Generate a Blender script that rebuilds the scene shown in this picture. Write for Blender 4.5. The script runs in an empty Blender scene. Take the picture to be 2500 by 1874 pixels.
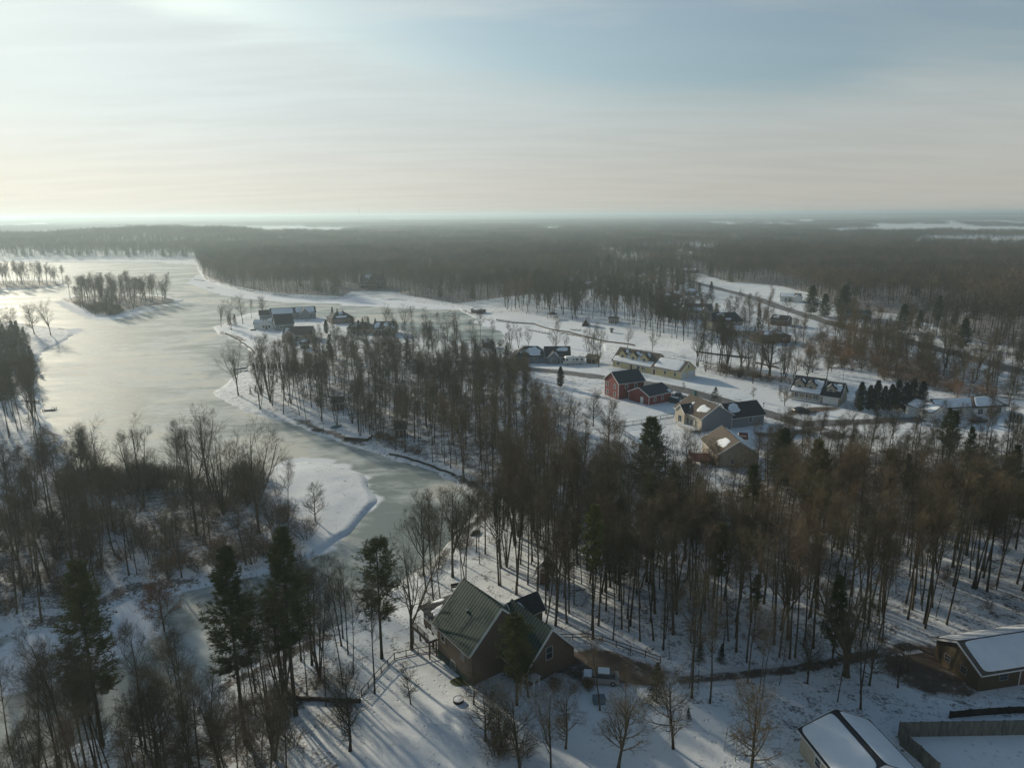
import bpy, math
import numpy as np
from mathutils import Matrix, Vector, Euler

# ------------------------------------------------------------------ camera, sky, sun, exposure
scene = bpy.context.scene
COL = scene.collection
CAM_H = 58.3
F_PX, CX, CY = 1700.0, 1250.0, 937.0
PITCH, ROLL = math.radians(13.64), math.radians(-0.30)
cam_data = bpy.data.cameras.new("camera")
cam = bpy.data.objects.new("camera", cam_data)
COL.objects.link(cam)
CAM_R = Matrix.Rotation(math.pi / 2 - PITCH, 3, 'X') @ Matrix.Rotation(ROLL, 3, 'Z')
cam.matrix_world = Matrix.Translation((0, 0, CAM_H)) @ CAM_R.to_4x4()
cam_data.sensor_width = 36.0
cam_data.lens = 36.0 * F_PX / 2500.0
cam_data.clip_start = 0.5
cam_data.clip_end = 90000.0
scene.camera = cam

SUN_AZ, SUN_EL = math.radians(-41.0), math.radians(17.0)      # azimuth from +Y, negative = to the left
sun_dir = Vector((math.sin(SUN_AZ) * math.cos(SUN_EL), math.cos(SUN_AZ) * math.cos(SUN_EL), math.sin(SUN_EL)))
sun_data = bpy.data.lights.new("sun", 'SUN')
sun_data.energy = 4.7
sun_data.angle = math.radians(1.6)
sun_data.color = (1.0, 0.90, 0.70)
sun = bpy.data.objects.new("sun", sun_data)
COL.objects.link(sun)
sun.location = sun_dir * 300
sun.rotation_euler = sun_dir.to_track_quat('Z', 'Y').to_euler()

scene.view_settings.view_transform = 'Standard'
scene.view_settings.look = 'None'
scene.view_settings.exposure = -0.20
scene.view_settings.gamma = 1.0
cy = scene.cycles
cy.max_bounces = 5; cy.diffuse_bounces = 2; cy.glossy_bounces = 2; cy.transmission_bounces = 2
cy.volume_bounces = 0; cy.transparent_max_bounces = 4
cy.use_denoising = True
cy.use_adaptive_sampling = True
cy.adaptive_threshold = 0.02
cy.caustics_reflective = False; cy.caustics_refractive = False


class NT:
    """small helper to write node trees"""
    def __init__(self, tree):
        self.t = tree; self.n = tree.nodes; self.l = tree.links
    def node(self, typ, **kw):
        nd = self.n.new(typ)
        for k, v in kw.items():
            if k == 'ins':
                for kk, vv in v.items():
                    if isinstance(vv, tuple) and len(vv) == 2 and hasattr(vv[0], 'outputs'):
                        self.l.new(vv[0].outputs[vv[1]], nd.inputs[kk])
                    else:
                        nd.inputs[kk].default_value = vv
            else:
                setattr(nd, k, v)
        return nd
    def link(self, a, i, b, j):
        self.l.new(a.outputs[i], b.inputs[j])
    def math(self, op, a, b=None, clamp=False):
        ins = {0: a}
        if b is not None: ins[1] = b
        return (self.node('ShaderNodeMath', operation=op, use_clamp=clamp, ins=ins), 0)
    def mix(self, fac, a, b, blend='MIX'):
        nd = self.n.new('ShaderNodeMix'); nd.data_type = 'RGBA'; nd.blend_type = blend
        for idx, v in ((0, fac), (6, a), (7, b)):
            if isinstance(v, tuple) and len(v) == 2 and hasattr(v[0], 'outputs'):
                self.l.new(v[0].outputs[v[1]], nd.inputs[idx])
            else:
                nd.inputs[idx].default_value = v if idx == 0 else (tuple(v) + (1,))[:4]
        return (nd, 2)
    def ramp(self, src, p0, p1, c0=0.0, c1=1.0, smooth=True):
        nd = self.node('ShaderNodeMapRange', interpolation_type='SMOOTHSTEP' if smooth else 'LINEAR',
                       ins={0: src, 1: p0, 2: p1, 3: c0, 4: c1})
        return (nd, 0)
    def noise(self, vec, scale, detail=4.0, rough=0.55, dist=0.0):
        nd = self.node('ShaderNodeTexNoise', ins={'Scale': scale, 'Detail': detail, 'Roughness': rough, 'Distortion': dist})
        if vec is not None: self.l.new(vec[0].outputs[vec[1]], nd.inputs['Vector'])
        return (nd, 0)
    def mapping(self, vec, scale=(1, 1, 1), rot=(0, 0, 0), loc=(0, 0, 0)):
        nd = self.node('ShaderNodeMapping', ins={'Scale': scale, 'Rotation': rot, 'Location': loc})
        self.l.new(vec[0].outputs[vec[1]], nd.inputs['Vector'])
        return (nd, 0)


# sky: Nishita daylight with a thin veil of cirrus drawn from the view direction of the sky itself
world = bpy.data.worlds.new("World")
scene.world = world
world.use_nodes = True
w = NT(world.node_tree)
w.n.clear()
sky = w.node('ShaderNodeTexSky', sky_type='NISHITA', sun_disc=False, sun_elevation=SUN_EL,
             sun_rotation=SUN_AZ, altitude=200.0, air_density=1.0, dust_density=2.2, ozone_density=1.6)
tc = w.node('ShaderNodeTexCoord')
sep = w.node('ShaderNodeSeparateXYZ', ins={0: (tc, 'Generated')})
zc = w.math('MAXIMUM', (sep, 2), 0.0)
zd = w.math('ADD', zc, 0.10)
px_ = w.math('DIVIDE', (sep, 0), zd)
py_ = w.math('DIVIDE', (sep, 1), zd)
plane = (w.node('ShaderNodeCombineXYZ', ins={0: px_, 1: py_, 2: 0.0}), 0)
dirv = w.mapping(plane, scale=(0.22, 0.9, 1), rot=(0, 0, math.radians(-14)), loc=(0.4, 0.2, 0))
n1 = w.noise(dirv, 0.62, 6.0, 0.52, 0.5)
n2 = w.noise(w.mapping(plane, scale=(0.35, 1.3, 1), rot=(0, 0, math.radians(8))), 2.3, 5.0, 0.6, 0.3)
cl = w.math('ADD', n1, w.math('MULTIPLY', w.math('SUBTRACT', n2, 0.5), 0.20))
sund = w.node('ShaderNodeVectorMath', operation='DOT_PRODUCT', ins={0: (tc, 'Generated'), 1: tuple(sun_dir)})
cosang = (sund, 'Value')
ysafe = w.math('MAXIMUM', (sep, 1), 0.05)
xr = w.math('DIVIDE', (sep, 0), ysafe)
wobble = w.math('MULTIPLY', w.math('SUBTRACT', n2, 0.5), 0.10)
def gap(slope, z0, width, x0, x1, x2, x3):
    line = w.math('ADD', w.math('MULTIPLY', xr, slope), z0)
    d = w.math('DIVIDE', w.math('SUBTRACT', w.math('ADD', (sep, 2), wobble), line), width)
    g_ = w.math('POWER', 2.718, w.math('MULTIPLY', w.math('MULTIPLY', d, d), -1.0))
    return w.math('MULTIPLY', g_, w.math('MULTIPLY', w.ramp(xr, x0, x1), w.ramp(xr, x2, x3, 1.0, 0.0)))
gaps = w.math('ADD', gap(-0.105, 0.218, 0.046, -0.72, -0.36, 0.30, 0.60), w.math('MULTIPLY', gap(-0.10, 0.285, 0.026, 0.34, 0.6, 0.9, 1.3), 0.7))
high = w.ramp((sep, 2), 0.26, 0.5, 0.0, 0.30)      # the veil breaks up overhead
low = w.ramp(zc, 0.05, 0.17, 0.40, 0.10)              # and thickens to the horizon
nears = w.ramp(cosang, 0.62, 0.97, 0.0, 0.26)
clm = w.math('SUBTRACT', w.math('ADD', w.math('ADD', cl, low), nears), w.math('ADD', w.math('MULTIPLY', gaps, 0.38), high))
mask = w.math('SUBTRACT', w.ramp(clm, 0.28, 0.74, 0.36, 0.97), w.ramp((sep, 2), 0.27, 0.5, 0.0, 0.34), clamp=True)
glow1 = w.ramp(cosang, 0.35, 1.0, 0.0, 1.0, smooth=False)
glow = w.math('POWER', glow1, 2.2)
cvar = w.ramp(n2, 0.3, 0.7, 0.965, 1.035)
cbright = w.math('MULTIPLY', w.math('ADD', w.math('MULTIPLY', glow, 4.2), 5.8), cvar)
ccol = w.mix(w.ramp(zc, 0.0, 0.16), (1.0, 0.965, 0.87), (0.89, 0.985, 0.985))
cmul = w.node('ShaderNodeVectorMath', operation='SCALE', ins={0: ccol, 3: cbright})
tint = w.mix(1.0, (sky, 0), (0.88, 1.10, 1.13), 'MULTIPLY')
skymix = w.mix(mask, tint, (cmul, 0))
bg = w.node('ShaderNodeBackground', ins={0: skymix, 1: 0.10})
wo = w.node('ShaderNodeOutputWorld', ins={0: (bg, 0)})

# ------------------------------------------------------------------ maths
RNG = np.random.default_rng(7)


def _hash(ix, iy, seed):
    h = (ix.astype(np.int64) * 374761393 + iy.astype(np.int64) * 668265263 + seed * 1274126177) & 0xFFFFFFFF
    h = ((h ^ (h >> 13)) * 1274126177) & 0xFFFFFFFF
    return ((h ^ (h >> 16)) & 0xFFFFFF) / float(0xFFFFFF)


def vnoise(x, y, scale, seed=0):
    x = np.asarray(x, float) / scale; y = np.asarray(y, float) / scale
    ix, iy = np.floor(x), np.floor(y)
    fx, fy = x - ix, y - iy
    fx = fx * fx * (3 - 2 * fx); fy = fy * fy * (3 - 2 * fy)
    a, b = _hash(ix, iy, seed), _hash(ix + 1, iy, seed)
    c, d = _hash(ix, iy + 1, seed), _hash(ix + 1, iy + 1, seed)
    return (a * (1 - fx) + b * fx) * (1 - fy) + (c * (1 - fx) + d * fx) * fy


def smooth(x, a, b):
    t = np.clip((np.asarray(x, float) - a) / (b - a), 0, 1)
    return t * t * (3 - 2 * t)


_R = np.array(CAM_R)


def unproj(px, py, z=0.0):
    """the point of the level z that the photograph shows at pixel px, py (2500 wide)"""
    px = np.asarray(px, float); py = np.asarray(py, float)
    d = np.stack([(px - CX) / F_PX, -(py - CY) / F_PX, -np.ones_like(px)], -1) @ _R.T
    t = (z - CAM_H) / d[..., 2]
    return d[..., 0] * t, d[..., 1] * t


def project(x, y, z):
    p = np.stack([np.asarray(x, float), np.asarray(y, float), np.asarray(z, float) - CAM_H], -1) @ _R
    return CX + F_PX * p[..., 0] / -p[..., 2], CY - F_PX * p[..., 1] / -p[..., 2], -p[..., 2]


def poly_world(pts, z=0.0):
    a = np.array(pts, float)
    x, y = unproj(a[:, 0], a[:, 1], z)
    return np.stack([x, y], 1)


def inside(poly, x, y):
    x = np.asarray(x, float); y = np.asarray(y, float)
    r = np.zeros(x.shape, bool)
    n = len(poly)
    for i in range(n):
        x0, y0 = poly[i]; x1, y1 = poly[(i + 1) % n]
        if y0 == y1: continue
        c = ((y0 > y) != (y1 > y)) & (x < (x1 - x0) * (y - y0) / (y1 - y0) + x0)
        r ^= c
    return r


def dist_poly(poly, x, y, closed=True):
    x = np.asarray(x, float); y = np.asarray(y, float)
    d = np.full(x.shape, 1e9)
    n = len(poly)
    for i in range(n if closed else n - 1):
        ax, ay = poly[i]; bx, by = poly[(i + 1) % n]
        vx, vy = bx - ax, by - ay
        t = np.clip(((x - ax) * vx + (y - ay) * vy) / max(vx * vx + vy * vy, 1e-9), 0, 1)
        d = np.minimum(d, (x - ax - t * vx) ** 2 + (y - ay - t * vy) ** 2)
    return np.sqrt(d)


def subdiv(poly, closed=True, it=2):
    """Chaikin corner cutting, for shores and roads"""
    p = np.array(poly, float)
    for _ in range(it):
        q = np.roll(p, -1, 0) if closed else p[1:]
        b = p if closed else p[:-1]
        m = np.empty((2 * len(b), 2))
        m[0::2] = b * .75 + q * .25
        m[1::2] = b * .25 + q * .75
        if not closed: m = np.vstack([p[:1], m, p[-1:]])
        p = m
    return p


# ------------------------------------------------------------------ lake and land outlines (traced on the ground plane)
ICE_Z = -0.25
LAKE_OUT = [(-900, 636), (-200, 638), (150, 641), (480, 642), (487, 670), (506, 686), (550, 701), (608, 712), (688, 723),
            (746, 729), (846, 730), (865, 722), (905, 722), (930, 732), (978, 732), (1050, 740), (1108, 749), (1125, 753), (1138, 766),
            (1172, 778), (1207, 787), (1303, 800), (1390, 821), (1476, 838), (1480, 860), (1400, 862), (1330, 857), (1259, 848),
            (1190, 842), (1108, 836), (1040, 822), (978, 808), (910, 793), (865, 783), (820, 779), (772, 772), (700, 763),
            (640, 762), (600, 768), (550, 785), (521, 801), (547, 819), (580, 834), (616, 852), (622, 875), (607, 900),
            (575, 922), (545, 940), (526, 963), (554, 982), (600, 1000), (633, 1011), (681, 1023), (720, 1036), (781, 1056),
            (841, 1082), (902, 1100), (962, 1121), (1052, 1144), (1098, 1166), (1143, 1193), (1167, 1218), (1173, 1256),
            (1137, 1295), (1098, 1334), (1052, 1372), (950, 1445), (830, 1530), (700, 1590), (560, 1655), (430, 1725),
            (294, 1790), (145, 1842), (60, 1882), (-100, 1990), (-700, 2050), (-900, 1300)]
ISLANDS = {
    'point': [(-300, 684), (0, 686), (110, 682), (158, 684), (163, 692), (150, 698), (80, 706), (0, 709), (-300, 712)],
    'island': [(142, 732), (174, 722), (260, 718), (405, 721), (440, 728), (446, 735), (420, 741), (362, 746), (330, 757), (307, 765),
               (260, 774), (225, 772), (205, 758)],
    'left': [(-900, 772), (0, 782), (50, 790), (116, 799), (175, 806), (171, 820), (139, 843), (113, 855), (95, 872), (88, 900),
             (86, 940), (95, 980), (104, 1004), (120, 1020), (150, 1072), (120, 1105), (57, 1185), (0, 1212), (-200, 1260), (-900, 1400)],
    'near': [(-700, 1290), (-200, 1262), (0, 1262), (60, 1215), (130, 1190), (285, 1168), (443, 1166), (600, 1158), (660, 1146), (700, 1135),
             (751, 1128), (800, 1133), (850, 1146), (890, 1172), (912, 1205), (910, 1225), (880, 1258), (850, 1289), (793, 1334), (748, 1358),
             (650, 1402), (540, 1420), (430, 1435), (330, 1447), (250, 1490), (150, 1530), (0, 1555), (-300, 1620), (-700, 1640)],
}
lake_poly = subdiv(poly_world(LAKE_OUT, ICE_Z), it=1)
isl_polys = {k: subdiv(poly_world(v, ICE_Z), it=2) for k, v in ISLANDS.items()}


def land_sd(x, y):
    """signed distance to the shore in metres, positive on land"""
    x = np.asarray(x, float); y = np.asarray(y, float)
    sd = dist_poly(lake_poly, x, y)
    sd = np.where(inside(lake_poly, x, y), -sd, sd)
    for p in isl_polys.values():
        d = dist_poly(p, x, y)
        sd = np.maximum(sd, np.where(inside(p, x, y), d, -d))
    dd = np.hypot(x, y)
    return sd + (vnoise(x, y, 3.5, 5) - .5) * 1.3 + (vnoise(x, y, 11, 6) - .5) * 1.8 * np.clip(dd / 150, .5, 1.6)


def bump(x, y, px, py, r, h):
    cx, cy_ = unproj(px, py)
    return h * np.exp(-((x - cx) ** 2 + (y - cy_) ** 2) / (r * r))


def height(x, y, sd=None):
    x = np.asarray(x, float); y = np.asarray(y, float)
    if sd is None: sd = land_sd(x, y)
    base = -1.6 + 1.9 * smooth(sd, -3.5, 1.2) + 0.5 * smooth(sd, 0.5, 9)
    roll = (vnoise(x, y, 95, 1) * 1.7 + vnoise(x, y, 33, 2) * .7) * smooth(sd, 4, 45)
    hills = bump(x, y, 300, 602, 330, 17) + bump(x, y, 560, 592, 300, 8) + bump(x, y, 780, 655, 130, 5)
    hills = hills * smooth(sd, 5, 90)
    far = smooth(np.hypot(x, y), 2500, 9000) * (vnoise(x, y, 2600, 9) * 24 + vnoise(x, y, 900, 10) * 8 - 10)
    micro = (vnoise(x, y, 4.2, 3) - .5) * .16 * smooth(sd, 1, 6)
    return base + roll + hills + far + micro


def ground_at(px, py):
    """x, y, z of the ground seen at a pixel"""
    z = 0.8
    for _ in range(4):
        x, y = unproj(px, py, z)
        z = height(x, y)
    return float(x) if np.ndim(x) == 0 else x, float(y) if np.ndim(y) == 0 else y, float(z) if np.ndim(z) == 0 else z


ROADS = {
    'main_road': (8.5, [(1420, 612), (1470, 622), (1530, 645), (1580, 660), (1644, 677), (1740, 703), (1790, 718), (1856, 739), (1935, 764), (2008, 786), (2062, 800),
                        (2170, 824), (2315, 859), (2424, 888), (2500, 912), (2620, 948), (2900, 1030)]),
    'village_street': (6.2, [(1040, 880), (1140, 887), (1220, 896), (1298, 905), (1385, 917), (1466, 929), (1560, 942), (1645, 955), (1732, 975), (1819, 997), (1880, 1014), (1990, 1048), (2060, 1075)]),
    'side_road': (5.0, [(1960, 1040), (2010, 1036), (2062, 1034), (2170, 1031), (2250, 1026), (2330, 1022)]),
    'country_lane': (5.5, [(1400, 668), (1480, 672), (1560, 676), (1640, 680)]),
}
road_lines = {k: (w_, subdiv(poly_world(p, 1.0), closed=False, it=2)) for k, (w_, p) in ROADS.items()}


def road_dist(x, y):
    d = np.full(np.asarray(x, float).shape, 1e9)
    for w_, p in road_lines.values():
        d = np.minimum(d, dist_poly(p, x, y, closed=False) - w_ / 2)
    return d


# ------------------------------------------------------------------ materials
MATS = {}


def mat(name, col=(.5, .5, .5), rough=.8, var=.0, vscale=3.0, col2=None, metallic=0.0, spec=0.3, bump_=0.0, objrand=0.0, stretch=(1, 1, 1)):
    if name in MATS: return MATS[name]
    m = bpy.data.materials.new(name); m.use_nodes = True
    t = NT(m.node_tree); b = t.n['Principled BSDF']
    b.inputs['Roughness'].default_value = rough
    b.inputs['Metallic'].default_value = metallic
    b.inputs['Specular IOR Level'].default_value = spec
    cc = t.node('ShaderNodeTexCoord')
    vec = t.mapping((cc, 'Object'), scale=stretch)
    nz = t.noise(vec, vscale, 5.0, .6)
    c2 = col2 if col2 else tuple(c * (1 - var) for c in col)
    out = t.mix(t.ramp(nz, .35, .65), col, c2)
    if objrand > 0:
        oi = t.node('ShaderNodeObjectInfo')
        hs = t.node('ShaderNodeHueSaturation', ins={'Hue': t.ramp((oi, 'Random'), 0, 1, .5 - .015 * objrand, .5 + .03 * objrand, smooth=False),
                                                   'Value': t.ramp((oi, 'Random'), 0, 1, 1 + .55 * objrand, 1 - .4 * objrand, smooth=False), 'Color': out})
        loc = t.noise(t.mapping((oi, 'Location'), scale=(.011, .011, 0)), 1.0, 3, .55)
        stand = t.mix(t.ramp(loc, .38, .62), (.64, .69, .68), (1.24, 1.18, 1.02))
        out = t.mix(1.0, (hs, 0), stand, 'MULTIPLY')
    t.l.new(out[0].outputs[out[1]], b.inputs['Base Color'])
    if bump_ > 0:
        bp = t.node('ShaderNodeBump', ins={'Strength': bump_, 'Distance': .05, 'Height': nz})
        t.link(bp, 0, b, 'Normal')
    MATS[name] = m
    return m


def siding(name, col, step=.16, dark=.72, axis=2):
    """horizontal clapboards"""
    if name in MATS: return MATS[name]
    m = bpy.data.materials.new(name); m.use_nodes = True
    t = NT(m.node_tree); b = t.n['Principled BSDF']; b.inputs['Roughness'].default_value = .65
    cc = t.node('ShaderNodeTexCoord'); s = t.node('ShaderNodeSeparateXYZ', ins={0: (cc, 'Object')})
    fr = t.math('FRACT', t.math('DIVIDE', (s, axis), step))
    ln = t.ramp(fr, 0.0, .16, dark, 1.0)
    nz = t.noise((cc, 'Object'), 1.6, 4, .6)
    c = t.mix(t.ramp(nz, .3, .7), col, tuple(v * .86 for v in col))
    gray = t.node('ShaderNodeCombineXYZ', ins={0: ln, 1: ln, 2: ln})
    c = t.mix(1.0, c, (gray, 0), 'MULTIPLY')
    t.l.new(c[0].outputs[c[1]], b.inputs['Base Color'])
    MATS[name] = m
    return m


M_SNOW = mat('snow', (.80, .82, .84), .75, col2=(.74, .77, .80), vscale=.7, bump_=.3)
M_BARK = mat('bark', (.095, .077, .052), .95, col2=(.052, .043, .030), vscale=5, stretch=(1, 1, .2), objrand=.7)
M_BARKP = mat('pale_bark', (.22, .185, .145), .95, col2=(.11, .09, .07), vscale=5, stretch=(1, 1, .25), objrand=.4)
M_TWIG = mat('twigs', (.135, .108, .070), .95, col2=(.088, .072, .050), vscale=.5, objrand=.8)
M_TWIGR = mat('red_brown_twigs', (.140, .104, .066), .95, col2=(.094, .072, .050), vscale=.4, objrand=.7)
M_BRUSH = mat('red_brown_brush', (.25, .145, .085), .95, col2=(.14, .088, .055), vscale=.6, objrand=.7)
M_PINE = mat('pine_needles', (.062, .078, .018), .85, col2=(.115, .118, .034), vscale=.8, objrand=.5)
M_SPRUCE = mat('spruce_needles', (.014, .026, .017), .85, col2=(.03, .042, .024), vscale=1.2, objrand=.5)
M_OAKLEAF = mat('dry_oak_leaves', (.26, .11, .04), .8, col2=(.15, .06, .025), vscale=2.0, objrand=.2)
M_WHITE = mat('white_paint', (.72, .72, .70), .6, var=.12, vscale=1.0)
M_GLASS = mat('window_glass', (.03, .04, .05), .08, var=.3, vscale=.6, spec=.7)
M_ASPH = mat('dark_shingles', (.045, .047, .052), .9, var=.35, vscale=2.5, stretch=(1, 1, 1), bump_=.2)
M_BROWNSH = mat('brown_shingles', (.125, .10, .08), .9, var=.3, vscale=2.0, bump_=.2)
M_TIMBER = mat('weathered_timber', (.15, .105, .075), .9, var=.5, vscale=4, stretch=(1, 1, 4))
M_DARKWOOD = mat('dark_timber', (.06, .045, .035), .9, var=.4, vscale=3)
M_METAL = mat('grey_metal', (.35, .36, .37), .4, metallic=.7, var=.2)
M_BLACK = mat('black_rubber', (.02, .02, .02), .8, var=.2)


def ground_material():
    m = bpy.data.materials.new('snowy_ground'); m.use_nodes = True
    t = NT(m.node_tree); b = t.n['Principled BSDF']; b.inputs['Roughness'].default_value = .8
    b.inputs['Specular IOR Level'].default_value = .2
    g = t.node('ShaderNodeNewGeometry'); P = (g, 'Position')
    lit = (t.node('ShaderNodeAttribute', attribute_name='litter'), 'Fac')
    bank = (t.node('ShaderNodeAttribute', attribute_name='bank'), 'Fac')
    n_big = t.noise(P, .045, 4, .6)
    n_mid = t.noise(P, .5, 5, .68)
    n_fine = t.noise(P, 2.4, 5, .75)
    snow = t.mix(t.ramp(n_big, .3, .7), (.80, .82, .83), (.71, .74, .76))
    snow = t.mix(t.ramp(n_mid, .52, .72, 0, .28), snow, (.62, .63, .64))
    lc = t.mix(t.ramp(n_mid, .35, .65), (.13, .085, .055), (.055, .042, .032))
    thr = t.math('ADD', t.math('MULTIPLY', n_fine, .55), t.math('MULTIPLY', n_mid, .45))
    lvl = t.math('ADD', thr, t.math('MULTIPLY', lit, .24))
    lm = t.ramp(lvl, .60, .72, 0, .88)
    c = t.mix(lm, snow, lc)
    bk = t.ramp(t.math('ADD', t.math('MULTIPLY', bank, .42), thr), .78, .88, 0, .9)
    c = t.mix(bk, c, (.075, .055, .04))
    t.l.new(c[0].outputs[c[1]], b.inputs['Base Color'])
    vo = t.node('ShaderNodeTexVoronoi', ins={'Scale': 1.15, 'Randomness': 1.0}); t.l.new(P[0].outputs[P[1]], vo.inputs['Vector'])
    trail = t.ramp(t.noise(P, .11, 3, .5, .6), .50, .56)
    dent = t.math('MULTIPLY', t.ramp((vo, 'Distance'), .10, .26, 1.0, 0.0), trail)
    dent_shade = t.math('MULTIPLY', dent, .35)  # shade inside the footprint dents, painted into the snow colour
    c = t.mix(dent_shade, c, (.36, .37, .39))
    t.l.new(c[0].outputs[c[1]], b.inputs['Base Color'])
    h = t.math('SUBTRACT', t.math('ADD', t.math('MULTIPLY', n_mid, .6), t.math('MULTIPLY', n_fine, .35)), t.math('MULTIPLY', dent, .5))
    bp = t.node('ShaderNodeBump', ins={'Strength': .55, 'Distance': .28, 'Height': h})
    t.link(bp, 0, b, 'Normal')
    return m


def ice_material():
    m = bpy.data.materials.new('lake_ice'); m.use_nodes = True
    t = NT(m.node_tree); b = t.n['Principled BSDF']
    g = t.node('ShaderNodeNewGeometry'); P = (g, 'Position')
    wv = t.noise(P, .012, 3, .5)
    st = t.mapping(P, scale=(1, 1.7, 1))
    n1 = t.noise(st, .014, 5, .58, 1.4)
    n2 = t.noise(t.mapping(P, scale=(1, 2.2, 1), rot=(0, 0, .5)), .055, 5, .62, 1.0)
    n3 = t.noise(t.mapping(P, scale=(1, 1.5, 1), rot=(0, 0, -.4)), .25, 4, .6, .8)
    mixn = t.math('ADD', t.math('MULTIPLY', n1, .55), t.math('ADD', t.math('MULTIPLY', n2, .3), t.math('MULTIPLY', n3, .15)))
    c = t.mix(t.ramp(mixn, .43, .56), (.20, .245, .24), (.49, .53, .51))
    c = t.mix(t.ramp(n1, .52, .62, 0, .65), c, (.62, .58, .49))
    c = t.mix(t.ramp(n2, .60, .70, 0, .6), c, (.56, .61, .63))
    snowa = (t.node('ShaderNodeAttribute', attribute_name='snow'), 'Fac')
    sm = t.ramp(t.math('ADD', t.math('MULTIPLY', t.math('SUBTRACT', mixn, .5), 1.4), snowa), .45, .6)
    c = t.mix(sm, c, (.79, .81, .84))
    t.l.new(c[0].outputs[c[1]], b.inputs['Base Color'])
    r = t.ramp(mixn, .38, .62, .58, .76)
    r2 = t.math('ADD', r, t.math('MULTIPLY', sm, .4), clamp=True)
    t.l.new(r2[0].outputs[0], b.inputs['Roughness'])
    b.inputs['Specular IOR Level'].default_value = .22
    bp = t.node('ShaderNodeBump', ins={'Strength': .12, 'Distance': .1, 'Height': n3})
    t.link(bp, 0, b, 'Normal')
    return m


def road_material(name, col, snowy=.3):
    m = bpy.data.materials.new(name); m.use_nodes = True
    t = NT(m.node_tree); b = t.n['Principled BSDF']; b.inputs['Roughness'].default_value = .75
    g = t.node('ShaderNodeNewGeometry'); P = (g, 'Position')
    n = t.noise(P, .35, 5, .65); n2 = t.noise(P, 2.0, 4, .7)
    e = (t.node('ShaderNodeAttribute', attribute_name='edge'), 'Fac')
    c = t.mix(t.ramp(n, .35, .65), col, tuple(v * 1.5 for v in col))
    mid = t.ramp(e, .0, .42, .13 if snowy > .3 else .03, 0)
    sm = t.ramp(t.math('ADD', t.math('ADD', t.math('ADD', t.math('MULTIPLY', n, .5), t.math('MULTIPLY', n2, .3)), mid), t.math('MULTIPLY', e, snowy)), .56 if snowy > .3 else .62, .72, 0, .85)
    c = t.mix(sm, c, (.62, .64, .66))
    t.l.new(c[0].outputs[c[1]], b.inputs['Base Color'])
    return m


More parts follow.
